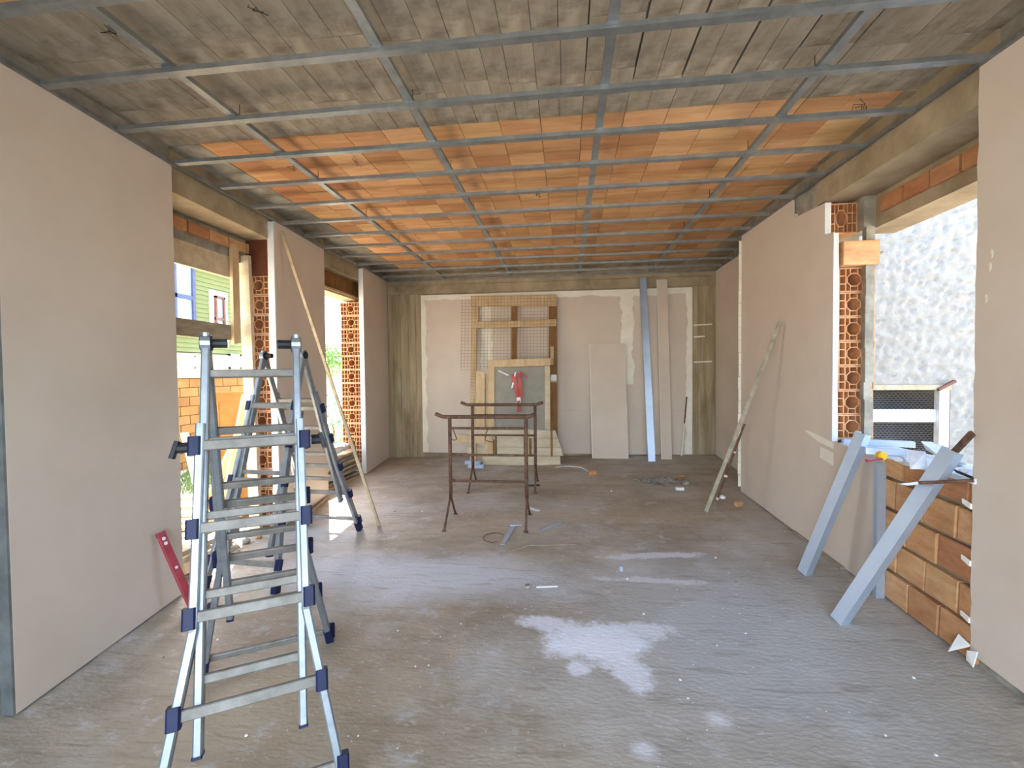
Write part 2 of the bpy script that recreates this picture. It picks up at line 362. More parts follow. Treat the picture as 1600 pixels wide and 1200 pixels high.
# the hollow bricks: clay webs round open cells, an eight-sided bore in the middle
def hollow_brick(W, H, D):
    mb = MB(); w = .0095; x0, x1, z0, z1 = -W/2, W/2, -H/2, H/2
    mb.box((x0, 0, z0), (x1, D, z0+w)); mb.box((x0, 0, z1-w), (x1, D, z1)); mb.box((x0, 0, z0), (x0+w, D, z1)); mb.box((x1-w, 0, z0), (x1, D, z1))
    R = H*.285; cols = [x0+(W/2-R-.008)*.5, -R-.008, R+.008, x1-(W/2-R-.008)*.5]
    for c in cols: mb.box((c-w*.45, 0, z0), (c+w*.45, D, z1))
    for zz in (z0+H/3, z0+2*H/3):
        mb.box((x0, .001, zz-w*.45), (-R-.008, D, zz+w*.45)); mb.box((R+.008, .001, zz-w*.45), (x1, D, zz+w*.45))
    n = 8; ri, ro = R*.94, R*1.07
    vs, fs = [], []
    for y in (0, D):
        for r in (ri, ro):
            for k in range(n): a = PI/8+2*PI*k/n; vs.append((r*math.cos(a), y+.0005, r*math.sin(a)))
    for k in range(n):
        k2 = (k+1) % n
        fs += [(k, k2, n+k2, n+k), (k, 2*n+k, 2*n+k2, k2), (n+k, n+k2, 3*n+k2, 3*n+k)]
    mb.add(vs, fs)
    for xx in (-R*.5, R*.5): mb.box((xx-w*.35, .001, R*.86), (xx+w*.35, D, z1)); mb.box((xx-w*.35, .001, z0), (xx+w*.35, D, -R*.86))
    return mb
HB = mesh('hollow_brick', hollow_brick(.335, .205, .22), M_HBRICK)
HBC = mesh('cell_shade_plate', boxm((-.16, .20, -.10), (.16, .215, .10)), M_HSHADE)
def hb(parent, x, y, z, sx=1, sz=1, ry=0):
    o = inst(HB, 'hollow_brick', parent, (x, y, z), (0, ry, 0), (sx, 1, sz)); inst(HBC, 'cell_shade_plate', o, wloc(o)); return o
mort = MB()
for k in range(13):                                    # window 1, far jamb
    z = fl(-3.4, 4.75)+.12+.2165*k
    hb(wall_left, -3.402+random.uniform(-.008, .008), 4.745+random.uniform(0, .012), z)
    if k: mort.box((-3.59, 4.76, z-.1185), (-3.27, 4.96, z-.1015))
for k in range(1, 13):                                 # window 2, far jamb
    z = fl(-3.4, 7.0)+.06+.2165*k
    hb(wall_left, -3.437+random.uniform(-.006, .006), 7.005+random.uniform(0, .012), z)
    mort.box((-3.59, 7.015, z-.1185), (-3.28, 7.2, z-.1015))
mort.build('mortar_joint', M_CGREY, wall_left)
MB().box((-4.95, 2.6, 3.12), (-3.6, 6.1, 3.30)).build('sun_blocker_slab', M_CONC, wall_left)  # unseen slab added to keep direct sun out of the first opening
MB().box((-3.6, 4.72, 2.575), (-3.26, 4.97, 2.965)).build('dark_void_fill', M_HSHADE, wall_left)  # dark-coloured block put in for the shaded void beside the lintel

# windows in the left wall: openings with their site timber
w1 = struct(MB().box((-3.55, 3.30, 2.505), (-3.515, 4.56, 2.725)).build('window_1', M_FORM))
MB().box((-3.55, 3.25, 1.845), (-3.505, 4.56, 2.005)).build('timber_rail', M_OLDW, w1)
MB().prism([(-3.50, 4.44, 1.80), (-3.50, 4.54, 1.83), (-3.50, 4.54, 2.86), (-3.50, 4.44, 2.86)], (.035, 0, 0)).build('timber_post', M_PINE, w1)
MB().bar((-3.43, 4.66, fl(-3.4, 4.66)), (-3.49, 4.66, 2.78), .12, .05, (1, 0, 0)).build('timber_post', M_FORM, w1)
MB().box((-3.60, 3.36, fl(-3.4, 3.6)-.02), (-3.30, 4.72, fl(-3.4, 3.9)+.02)).build('sill', M_CGREY, w1)
w2 = struct(MB().box((-3.62, 5.84, 2.66), (-3.36, 7.22, 2.69)).build('window_2', M_PINE))
MB().box((-3.372, 5.84, 2.69), (-3.345, 7.2, 2.72)).build('head_board', M_PINE, w2)

# right wall ------------------------------------------------------------------------
wr = MB()
wallbox(wr, -2.6, 2.86, 2.37, 2.33, 2.9, None, SZ+.03)
wallbox(wr, 4.49, 6.02, XR(4.45)+.03, XR(6.02)+.03, 2.63, None, SZ+.03)
wallbox(wr, 6.02, 8.5, 2.555, 2.555, 2.9, None, SZ+.03)
wallbox(wr, 2.86, 4.45, 2.347, 2.302, 2.62, None, .80)
wall_right = struct(wr.build('wall_right', M_CGREY))
br_ = MB(); wallbox(br_, 2.80, 4.46, XR(2.8)+.012, XR(4.46)+.012, 2.9, 2.955, SZ+.03); br_.build('beam', M_CONC, wall_right)
MB().box((2.63, 2.80, 2.68), (2.9, 4.46, 2.955)).build('lintel', M_CONC, wall_right)
MB().box((2.535, 4.27, 2.67), (2.64, 4.47, 2.955)).build('mortar_patch', M_CGREY, wall_right)
for k in range(5):
    inst(brk, 'brick', wall_right, (2.622+random.uniform(0, .006), 3.0+.262*k, 2.842+random.uniform(-.004, .004)), (0, 0, 0), (1, 1, 1.15))
# parapet bricks under the opening
PB = mesh('brick', MB().bar((0, -.117, 0), (0, .117, 0), .06, .196, (1, 0, 0), .006), M_BRICK)
pm = MB()
for r in range(5):
    off = (0, .11, .02, .13, .05)[r]
    for k in range(-1, 5):
        y = 2.74+off+.247*k
        if y < 2.70 or y > 3.80: continue
        zb = fl(2.3, y)+.005
        z = zb+.105+.222*r
        h = 1.0
        if r == 4: h = max(.3, (.835-(z-.10))/.2); z = z-.10+.1*h
        ya, yb = max(y-.118, 2.872), y+.118
        inst(PB, 'brick', wall_right, (2.337-.034*((ya+yb)/2-2.9)+random.uniform(-.003, .004), (ya+yb)/2, z), (FB, 0, 0), (1, (yb-ya)/.236, h))
# hollow bricks of the far jamb, the mortar fin and the outer half bricks
mort = MB()
for k in range(9):
    z = .77+.2105*k
    if k == 8:
        MB().bar((2.32, 4.27, z), (2.60, 4.27, z), .20, .21, (0, 0, 1), .005).build('brick', M_BRICK, wall_right)
    else: hb(wall_right, 2.452+random.uniform(-.005, .005), 4.25+random.uniform(0, .012), z)
    mort.box((2.29, 4.265, z-.1165), (2.61, 4.4, z-.0985))
mort.build('mortar_joint', M_CGREY, wall_right)
fin = MB()
prev = None
for k in range(13):
    z0 = .78+.146*k; j = random.uniform(-.006, .006)
    fin.box((2.515+j, 4.205, z0), (2.582+j, 4.26, z0+.147))
fin.build('mortar_fin', M_CGREY, wall_right)
hb(wall_right, 2.405, 4.36, 2.80, .78, 1.3)
rk = MB(); rock(rk, (2.60, 4.22, 2.44), .055); rk.build('mortar_lump', M_STONE, wall_right)

# plasterboard on the right wall
fcR = lambda Y: XR(Y)
near = [(1.2, fl(2.3, 1.2)+.01), (1.2, GZ), (2.885, GZ)] + ragged(2.885, GZ-.05, 2.885, fl(2.3, 2.885)+.06, 34, .006)
panel(MB(), near, fcR, .014).build('plasterboard_sheet', M_BOARD, wall_right)
big = [(6.07, fl(2.2, 6.07)+.012), (3.585, fl(2.25, 3.585)+.012), (3.585, .835), (4.205, .862), (4.205, 2.64), (4.33, 2.655), (4.33, 2.93), (4.80, 2.965), (4.80, 3.0), (4.86, 3.01), (4.86, GZ), (6.07, GZ)]
panel(MB(), big, fcR, .02).build('plasterboard_sheet', M_BOARD, wall_right)
panel(MB(), [(6.05, fl(2.5, 6.0)), (8.12, fl(2.5, 8.1)+.01), (8.12, GZ), (6.05, GZ)], lambda Y: 2.52, .014).build('plasterboard_sheet', M_BOARD, wall_right)
MB().prism([(XR(4.2)+.0, 4.192, .862), (XR(4.2)+.045, 4.192, .862), (XR(4.2)+.038, 4.192, 1.3), (XR(4.2)+.046, 4.192, 1.8), (XR(4.2)+.04, 4.192, 2.63), (XR(4.2)+.0, 4.192, 2.63)], (0, .012, 0)).build('reveal_strip', M_BEDGE, wall_right)
MB().box((XR(4.33), 4.318, 2.66), (XR(4.33)+.05, 4.33, 2.93)).build('reveal_strip', M_BEDGE, wall_right)
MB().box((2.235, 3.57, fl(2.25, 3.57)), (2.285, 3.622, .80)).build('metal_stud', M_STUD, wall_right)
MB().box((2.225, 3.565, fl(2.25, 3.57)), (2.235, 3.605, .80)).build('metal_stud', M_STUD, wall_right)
fe = MB()
for k in range(20):
    z = .0+.155*k; fe.box((2.16+random.uniform(-.004, .004), 6.07, z), (2.215, 6.078, z+.15))
fe.build('filler_edge', M_FILL, wall_right)
def smear(parent, pts, m, xf, proud=.002):
    MB().prism([(xf(y)-proud, y, z) for y, z in pts], (proud, 0, 0)).build('filler_smear', m, parent)
smear(wall_right, [(4.62, .905), (4.48, .90), (4.17, .85), (4.17, .80), (4.40, .83)], M_FILL, fcR)
smear(wall_right, [(4.36, .79), (4.17, .765), (4.17, .655), (4.36, .69)], M_FILL, fcR)
for y, z in ((2.79, 2.10), (2.80, 2.03), (2.82, 1.86)):
    smear(wall_right, [(y-.006, z-.004), (y-.003, z+.018), (y+.006, z+.024), (y+.010, z+.008), (y+.004, z-.012), (y+.003, z-.026)], M_FILL, fcR)
# torn paper and shards at the broken edge by the floor
MB().prism([(2.285, 2.87, .0-.12), (2.22, 2.93, -.19), (2.23, 2.95, -.2), (2.285, 2.95, -.10)], (.006, 0, .01)).build('torn_paper', M_WHITE, wall_right)
MB().prism([(2.275, 2.80, -.11), (2.27, 2.86, -.14), (2.275, 2.87, -.20), (2.27, 2.82, -.21)], (-.006, 0, .004)).build('torn_paper', M_WHITE, wall_right)
for k in range(3):
    z = .04+.33*k
    MB().prism([(2.29, 2.885, z), (2.28, 2.93, z+.02), (2.29, 2.94, z-.01), (2.29, 2.885, z-.03)], (.01, 0, 0)).build('torn_paper', M_FILL, wall_right)

# back wall -------------------------------------------------------------------------
wall_back = struct(boxm((-3.6, 8.16, -.6), (2.9, 8.5, SZ+.03)).build('wall_back', M_CONC))
xs = [-3.34, -3.17, -3.03, -2.88, -2.74, -2.60]
for i in range(5):
    boxm((xs[i]+.002, 8.148-random.uniform(0, .006), -.2), (xs[i+1]-.002, 8.162, 2.92)).build('board_mark', M_CWALL, wall_back)
xs = [2.13, 2.24, 2.36, 2.53]
for i in range(3):
    boxm((xs[i]+.002, 8.148-random.uniform(0, .006), -.2), (xs[i+1]-.002, 8.162, 2.92)).build('board_mark', M_CWALL, wall_back)
boxm((-3.34, 8.144, 2.925), (2.53, 8.162, 3.08)).build('board_mark', M_CONC, wall_back)
boxm((-3.34, 8.136, 3.085), (2.53, 8.162, 3.30)).build('board_mark', M_CONC, wall_back)
BY = 8.12
sheets = [(-2.625, -1.43, .02), (-1.43, -.20, .02), (-.20, .98, .80), (.98, 2.14, .80)]
for x0, x1, zb in sheets:
    boxm((x0+.001, BY, zb), (x1-.001, BY+.014, 2.895)).build('plasterboard_sheet', M_BOARD, wall_back)
for x0, x1 in ((-.20, .98), (.98, 2.14)):
    boxm((x0+.001, BY+.0015, .03), (x1-.001, BY+.0155, .797)).build('plasterboard_sheet', M_BOARD, wall_back)
_bn = [0]
def band(p, q, w0, w1, n=26, j=.018, m=M_FILL):
    """filler trowelled along a joint p->q on the back wall, with a ragged edge (x,z)"""
    (x0, z0), (x1, z1) = p, q; L = math.hypot(x1-x0, z1-z0); nx_, nz_ = -(z1-z0)/L, (x1-x0)/L
    a, b = [], []; ra = rb = 0
    for i in range(n+1):
        t = i/n; ra = ra*.6+random.uniform(-j, j); rb = rb*.6+random.uniform(-j, j)
        x, z = x0+(x1-x0)*t, z0+(z1-z0)*t
        a.append((x+nx_*max(.0, w0+(ra if w0 > .012 else 0)), BY, z+nz_*max(0, w0+(ra if w0 > .012 else 0))))
        b.append((x-nx_*max(.0, w1+(rb if w1 > .012 else 0)), BY, z-nz_*max(0, w1+(rb if w1 > .012 else 0))))
    mb = MB(); k = len(a); _bn[0] += 1; pr = .003+.0006*_bn[0]
    vs = a+b+[(x, y-pr, z) for x, y, z in a+b]
    fs = []
    for i in range(k-1):
        fs += [(2*k+i, 2*k+i+1, 3*k+i+1, 3*k+i), (i, i+1, 2*k+i+1, 2*k+i), (k+i, 3*k+i, 3*k+i+1, k+i+1)]
    mb.add(vs, fs).build('joint_filler', m, wall_back)
band((-2.62, 2.89), (2.14, 2.89), .004, .10, 60)
band((-2.62, .03), (-2.62, 2.88), .004, .085, 40)
band((2.135, .05), (2.135, 2.88), .095, .004, 40)
band((-1.43, 1.2), (-1.43, 2.85), .10, .10, 30)
band((-.17, .05), (-.17, 2.1), .07, .06, 30, .012, M_BOARD)
band((1.06, 1.25), (1.06, 2.82), .10, .09, 34, .022)
for z, w in ((2.25, .05), (1.62, .05), (2.05, .03)):
    band((2.16, z), (2.16+.3*w/.05, z+.01), .010, .012, 5, .006)

# the rear of the room is open behind the camera, between the two side walls
# ceiling grid ------------------------------------------------------------------------
grid = thing('ceiling_grid', 'galvanised steel ceiling grid of crossing channels hung below the slab', 'ceiling frame', (0, 4, GZ))
def cprof(mb, p0, p1, w, h, side, t=.0025):
    """C channel: web below, flanges up, lips in"""
    w2 = w/2
    prof = [(-w2, 0), (w2, 0), (w2, h), (w2-.008, h), (w2-.008, h-t), (w2-t, h-t), (w2-t, t), (-w2+t, t), (-w2+t, h-t), (-w2+.008, h-t), (-w2+.008, h), (-w2, h)]
    p0, p1 = Vector(p0), Vector(p1); d = (p1-p0).normalized(); sd = Vector(side); sd = (sd-d*sd.dot(d)).normalized(); t_ = d.cross(sd)
    n = len(prof); vs = [p0+sd*a+t_*b for a, b in prof]+[p1+sd*a+t_*b for a, b in prof]
    return mb.add(vs, [(i, (i+1) % n, n+(i+1) % n, n+i) for i in range(n)])
for j in range(0, 14):
    y = 1.3585+.4921*j
    xl = XL(max(y, 2.1))+.012 if y > 2 else -3.0
    xr = XR(y)-.012 if y < 6.07 else 2.5
    dz = random.uniform(-.003, .003)
    cprof(MB(), (xr, y-.0035*xr, GZ+dz), (xl, y-.0035*xl, GZ+dz), .05, .027, (0, -1, 0)).build('cross_channel', M_GALV, grid)
for i in range(4):
    x = -2.177+1.208*i
    for y0, y1 in ((-.5, 3.9), (3.9, 8.1)):
        cprof(MB(), (x, y0, GZ+.03), (x, y1, GZ+.03), .05, .027, (-1, 0, 0)).build('main_channel', M_GALV, grid)
    for j in range(1, 14, 2):
        y = 1.3585+.4921*j+.06
        MB().tube([(x, y, GZ+.045), (x, y, SZ+.02)], .0025, 5).build('hanger_rod', M_MESHB, grid)
    for j in range(0, 14):
        y = 1.3585+.4921*j-.0035*x
        MB().box((x-.03, y-.029, GZ+.012), (x+.03, y+.029, GZ+.036)).build('joint_clip', M_GALV, grid)
def track(pts):
    for (a, b) in zip(pts[:-1], pts[1:]):
        a, b = Vector(a), Vector(b)
        MB().bar(a, b, .028, .03).build('edge_track', M_GALVD, grid)
track([(-3.0+.012, 0, GZ+.014), (-2.985+.012, 2.1, GZ+.014), (-3.116+.012, 3.34, GZ+.014), (-3.14, 4.69, GZ+.014), (-3.215, 5.86, GZ+.014), (-3.175, 6.97, GZ+.014), (-3.235, 8.1, GZ+.014)])
track([(XR(0)-.012, 0, GZ+.014), (XR(6.07)-.012, 6.07, GZ+.014)])
track([(2.508, 6.1, GZ+.014), (2.508, 8.1, GZ+.014)])
track([(-3.26, 8.125, GZ+.014), (2.51, 8.125, GZ+.014)])
def wire(x, y, n=7, r=.05):
    c = V(x, y, SZ-.03); pts = []
    for k in range(n): pts.append(c+V(random.uniform(-r, r), random.uniform(-r, r), random.uniform(-.05, .03)))
    pts[0].z = SZ+.01
    MB().tube(pts, .0022, 4).build('hanger_wire', M_MESHB, grid)
for (px, py) in ((180, 45), (455, 250), (560, 245), (402, 10), (1340, 158), (1350, 162), (840, 300), (760, 390)):
    p = at_z(px, py, SZ); wire(p.x, p.y)

# ------------------------------------------------------------------ ladders
def ladder(name, label, x0, y0, z0, a, w, tf, tr, t0, s, offs, T, tin_f, tin_r, topr, knobs):
    HL = V(x0, y0, z0); U = V(math.cos(a), math.sin(a), 0); N = V(math.sin(a), -math.cos(a), 0); Z = V(0, 0, 1)
    HR = HL+U*w
    mid = (HL+HR)/2
    root = thing(name, label, 'ladder', (mid.x, mid.y, fl(mid.x, mid.y)))
    for sgn, ang, tin in ((1, tf, tin_f), (-1, tr, tin_r)):
        D = (N*math.sin(ang)*sgn - Z*math.cos(ang)).normalized(); Q = U.cross(D).normalized()
        if Q.dot(N)*sgn < 0: Q = -Q            # outward, away from the other leg
        def off(t): 
            q = (t-t0)/s
            if q <= 0: return offs[0]
            i = int(q)
            if i >= len(offs)-1: return offs[-1]+(offs[-1]-offs[-2])*(q-len(offs)+1)
            return offs[i]+(offs[i+1]-offs[i])*(q-i)
        for sd, H in ((-1, HL), (1, HR)):
            # inner section, straight from the hinge down
            MB().bar(H+D*.02, H+D*tin, .034, .058, U, .006).build('inner_rail', M_ALU, root)
            MB().bar(H+D*tin, H+D*(tin+.012), .037, .062, U, .004).build('end_cap', M_BLUE, root)
            # outer section that slides over it and flares to the feet
            o0 = .028
            ts = [t0-.10, t0+2.15*s, T-.0]
            P = []
            for t in ts: P.append(H+U*(sd*(off(t)-.008))+D*t+Q*.020)
            ft = P[2]; ft.z = max(ft.z, fl(ft.x, ft.y)+.09) if False else ft.z
            # cut at the floor
            d_ = (P[2]-P[1]).normalized(); tt = (FC+FA*P[1].x+FB*P[1].y-P[1].z)/(d_.z-FA*d_.x-FB*d_.y); foot = P[1]+d_*tt
            shoe = foot-d_*.10
            rail = MB().bar(P[0], P[1]+d_*.0, .036, .064, U, .006)
            rail.bar(P[1]-d_*.012, shoe, .036, .064, U, .006)
            ro = rail.build('outer_rail', M_ALU, root)
            MB().bar(shoe-d_*.01, foot+d_*(-.006), .046, .076, U, .006).build('foot', M_BLUE, ro)
        rungs_i = [topr]+[t0-.02+s*.92*k for k in range(4)] if sgn > 0 else [t0-.03+s*.9*k for k in range(4)]
        for t in rungs_i:
            if t < tin-.05: MB().bar(HL+D*t+U*.012, HR+D*t-U*.012, .036, .028, D, .004).build('rung', M_ALUR, root)
        k = 0
        while t0+k*s < T-.05:
            t = t0+k*s+(.0 if sgn > 0 else .07)
            e = off(t)+.012
            pl, pr = HL-U*e+D*t+Q*.036, HR+U*e+D*t+Q*.036
            r_ = MB().bar(pl, pr, .044, .024, D, .004).build('rung', M_ALUR, root)
            for c, q in ((pl, 1), (pr, -1)):
                MB().bar(c-D*.042, c+D*.042, .05, .05, U, .008).build('rung_joint', M_BLUE, r_)
            k += 1
        if sgn > 0 and knobs:
            for c, q in ((HL-U*(off(t0)+.012)+D*t0, -1), (HR+U*(off(t0)+.012)+D*t0, 1)):
                kb = MB().tube([c+U*q*.03, c+U*q*.075], .024, 10); kb.bar(c+U*q*.07+D*-.03, c+U*q*.09+D*.045, .05, .02, N, .004)
                kb.build('locking_knob', M_BLACK, root)
    for H, q in ((HL, 1), (HR, -1)):
        hm = MB().tube([H-U*.02, H+U*.02], .043, 14); hm.bar(H+Z*.05, H-Z*.10, .03, .055, U, .008)
        h_ = hm.build('hinge', M_ALU, root)
        MB().tube([H+U*q*.018, H+U*q*.05, H+U*q*.085], .022, 10).build('hinge_knob', M_BLACK, h_)
        cp_ = MB().tube([H+U*.021, H+U*.024], .036, 12); cp_.tube([H-U*.021, H-U*.024], .036, 12); cp_.build('hinge_cap', M_BLACK, h_)
    return root
ladder('step_ladder', 'aluminium folding ladder with dark blue joints standing nearest, opposite the near left plasterboard', -1.695, 1.987, 1.631, .551, .385, .244, .326, .489, .356,
       [.018, .018, .022, .065, .141], 2.055, 1.72, 1.66, .15, True)
ladder('step_ladder', 'aluminium folding ladder with blue feet standing behind by the left window opening', -2.836, 4.019, 1.656, -.07, .416, .29, .361, .489, .331,
       [.012, .02, .045, .08, .113], 2.028, 1.75, 1.62, .15, False)

# ------------------------------------------------------------------ things leaning on the left wall
p0 = at_f(592, 822); p1 = at_x(440, 362, -3.14)
t = thing('wooden_lath', 'long thin pale wooden lath leaning on the left plasterboard behind the ladders', 'lath', p0)
MB().bar(p0+V(0, 0, .012), p1, .035, .022, None, .003).build('lath_body', M_SCAF, t)
p1 = at_x(250, 832, -3.035); p0 = at_f(303, 952)
t = thing('spirit_level', 'red spirit level leaning against the near left plasterboard sheet', 'level', p0)
d = (p1-p0).normalized(); sd = V(.25, 1, 0); 
MB().bar(p0+d*.012, p0+d*(.03), .064, .028, sd, .004).build('end_cap', M_BLACK, t)
b_ = MB().bar(p0+d*.03, p1-d*.03, .06, .024, sd, .004).build('level_body', M_RED, t)
MB().bar(p1-d*.03, p1, .064, .028, sd, .004).build('end_cap', M_RED, t)
q_ = sd.cross(d).normalized()
q_ = q_ if q_.x > 0 else -q_
for f in (.86, .92):
    c = p0.lerp(p1, f)
    MB().tube([c+q_*.008, c+q_*.0145], .013, 10).build('vial_window', M_DUST, b_)
c = p0.lerp(p1, .55); MB().tube([c+q_*.008, c+q_*.0145], .011, 10).build('vial_window', M_DUST, b_)
tl = MB()
# ------------------------------------------------------------------ trestles
def trestle(y, feet, x0, x1, ztop, bars, label, hooks, verts=()):
    yb = (feet[0]+feet[1])/2
    root = thing('scaffold_trestle', label, 'trestle', ((x0+x1)/2, yb, fl(0, yb)))
    r = .017
    e = .16
    ex = MB().tube([(x0-e, y, ztop+.035), (x0-e+.07, y, ztop+.004), (x0-e+.10, y, ztop), (x1+e-.16, y, ztop), (x1+e-.13, y, ztop+.004), (x1+e-.05, y, ztop+.035)], .021, 8)
    ex.build('top_bar', M_RUST, root, True)
    for x in (x0, x1):
        zs = fl(x, yb)+.27
        lg = MB().tube([(x, y, ztop), (x, y, zs)], .021, 8).build('post', M_RUST, root, True)
        for fy in feet:
            zf = fl(x, fy)
            k = x+(-.012 if x == x0 else .012)
            MB().tube([(x, y, zs+.05), (x+(k-x)*.3, y+(fy-y)*.35, zs-.07), (k, fy, zf+.006)], .013, 7).build('foot', M_RUST, lg, True)
            MB().tube([(k, fy, zf+.001), (k, fy, zf+.012)], .024, 8).build('foot_pad', M_RUST, lg)
    for zb in bars:
        MB().tube([(x0, y, zb), (x1, y, zb)], .0135, 7).build('cross_bar', M_RUST, root, True)
    for x, za, zb in verts:
        MB().tube([(x, y, za), (x, y, zb)], .012, 7).build('upright_bar', M_RUST, root, True)
    for x, zb, s in hooks:
        MB().tube([(x, y, zb), (x-.02*s, y-.005, zb-.05), (x-.035*s, y-.005, zb-.125), (x+.01*s, y-.005, zb-.14), (x+.075*s, y-.005, zb-.15)] if s > 0 else
                  [(x, y, zb), (x+.03, y-.005, zb-.06), (x+.05, y-.005, zb-.12), (x+.02, y-.005, zb-.13), (x-.01, y-.005, zb-.12)], .006, 5).build('hook', M_RUST, root)
    return root
trestle(4.95, (4.70, 5.21), -1.29, -.44, .99, (.865, .569, .278), 'rusty iron scaffold trestle in front, with two hooks hanging under its bar', [(-1.26, .86, -1), (-.86, .86, 1)])
trestle(6.28, (6.0, 6.56), -1.31, -.43, 1.028, (.885, .603, .324), 'rusty iron scaffold trestle standing behind, nearer the timber frames', [], ((-.98, .324, .603), (-.58, .324, .603)))

# ------------------------------------------------------------------ against the back wall
def at(px, py, Y): return at_y(px, py, Y)
fr = thing('lumber_frame', 'tall timber frame with rusty wire mesh leaning on the back wall', 'frame', (-.95, 7.9, fl(-.95, 7.9)))
Yf = lambda z: 7.80+.28*max(0, z)/2.85
def tb(parent, name, x0, x1, z0, z1, th, m, dy=0, sh=0):
    """a board lying in the lean of the frame"""
    ya, yb = Yf(z0)+dy, Yf(z1)+dy
    pts = [(x0, ya, z0), (x1, ya, z0+sh), (x1, yb, z1+sh), (x0, yb, z1)]
    return MB().prism(pts, (0, th, 0)).build(name, m, parent)
tb(fr, 'stile', -1.67, -1.545, 2.25, 2.80, .04, M_PINE)
tb(fr, 'stile', -1.68, -1.585, fl(-1.6, 7.8), 2.26, .04, M_PINE)
tb(fr, 'stile', -.955, -.865, fl(-.9, 7.8), 2.72, .04, M_PINED)
tb(fr, 'stile', -.30, -.155, fl(-.2, 7.8), 2.72, .04, M_PINED)
tb(fr, 'rail', -1.68, -.155, 2.655, 2.845, .035, M_PINE, -.037, -.03)
tb(fr, 'rail', -1.66, -.165, 2.262, 2.378, .035, M_PINE, -.037, .012)
tb(fr, 'rail', -.95, -.16, 1.30, 1.39, .03, M_FORM, -.032)
tb(fr, 'batten', -.275, -.215, 1.60, 1.92, .03, M_PINE, -.036)
tb(fr, 'label_plate', -.26, -.165, 1.33, 1.43, .004, M_WHITE, -.04)
wm = MB()
for k in range(29):
    x = -1.84+.0582*k
    z0 = .85 if x < -1.55 else 1.55
    z1 = 2.84 if k > 2 else 2.80
    if k < 4: z0 = 1.55+.2*k*0
    wm.tube([(x, Yf(z0)-.05, z0), (x+.01, Yf(z1)-.05, z1)], .0018, 4)
for k in range(36):
    z = 2.83-.0565*k
    x0 = -1.86 if z > 1.5 else -1.68; x1 = -.165 if z > 1.55 else -1.55
    wm.tube([(x0, Yf(z)-.05, z), (x1, Yf(z)-.05, z-.012)], .0018, 4)
wo_ = wm.build('wire_mesh', M_WIRE, fr); wo_['kind'] = 'stuff'
sf = thing('screen_frame', 'small pale timber screen frame with grey net standing before the tall frame', 'frame', (-.8, 7.68, .45))
Ys = lambda z: 7.62+.16*max(0, z)/1.7
def sb(name, x0, x1, z0, z1, th, m, dy=0, sh=0):
    pts = [(x0, Ys(z0)+dy, z0), (x1, Ys(z0)+dy, z0+sh), (x1, Ys(z1)+dy, z1+sh), (x0, Ys(z1)+dy, z1)]
    return MB().prism(pts, (0, th, 0)).build(name, m, sf)
sb('rail', -1.33, -.262, 1.565, 1.69, .035, M_PINE, -.04, .02)
sb('stile', -1.33, -1.225, .50, 1.575, .035, M_PINE)
sb('stile', -.362, -.272, .42, 1.575, .035, M_FORM)
sb('rail', -1.33, -.272, .42, .51, .035, M_FORM)
M_NETT = M_NET.copy(); M_NETT.name = 'fine_grey_net'
_b = M_NETT.node_tree.nodes['Principled BSDF']; _b.inputs['Alpha'].default_value = .62
sb('net', -1.23, -.36, .50, 1.575, .003, M_NETT, .02)
# red and white barrier tape tied to the screen
tp = thing('barrier_tape', 'red and white barrier tape knotted over the small screen', 'tape', (-.83, 7.70, 1.40))
for (x0, z0, x1, z1, w, m_) in ((-.90, 1.44, -.84, 1.15, .07, M_TAPE), (-.80, 1.46, -.76, 1.05, .06, M_TAPE), (-.84, 1.15, -.80, .95, .05, M_TAPE), (-.805, 1.05, -.80, .93, .065, M_WHITE),
                                (-.80, .93, -.80, .80, .06, M_TAPE), (-.86, 1.47, -.92, 1.20, .03, M_WHITE), (-.78, 1.48, -.66, 1.38, .02, M_TAPE), (-1.15, 1.50, -.98, 1.42, .03, M_WHITE), (-1.16, 1.46, -1.05, 1.50, .03, M_TAPE)):
    ya, yb = Ys(z0)-.012, Ys(z1)-.02
    n = 5; mb = MB(); vs = []
    for k in range(n+1):
        f = k/n; x = x0+(x1-x0)*f; z = z0+(z1-z0)*f; y = ya+(yb-ya)*f-.01*math.sin(f*7)
        vs += [(x-w/2, y, z), (x+w/2, y-.008, z+.012)]
    mb.add(vs, [(2*k, 2*k+1, 2*k+3, 2*k+2) for k in range(n)])
    mb.build('tape_strip', m_, tp)
# two loose pale boards between the frames
for i, (x0, x1, zt, lab) in enumerate(((-1.57, -1.40, 1.48, 'wider pale loose board standing left of the small screen frame'), (-1.39, -1.335, 1.42, 'narrow pale loose board squeezed beside the small screen frame'))):
    z0 = .5
    t = thing('loose_board', lab, 'board', ((x0+x1)/2, 7.70, fl(-1.4, 7.7)))
    mb = MB().prism([(x0, 7.70, fl(x0, 7.7)), (x1, 7.70, fl(x0, 7.7)), (x1, 7.795, zt-.1*i), (x0+.02, 7.795, zt+.03), ], (0, .022, 0)); mb.build('board_face', M_PINE, t)
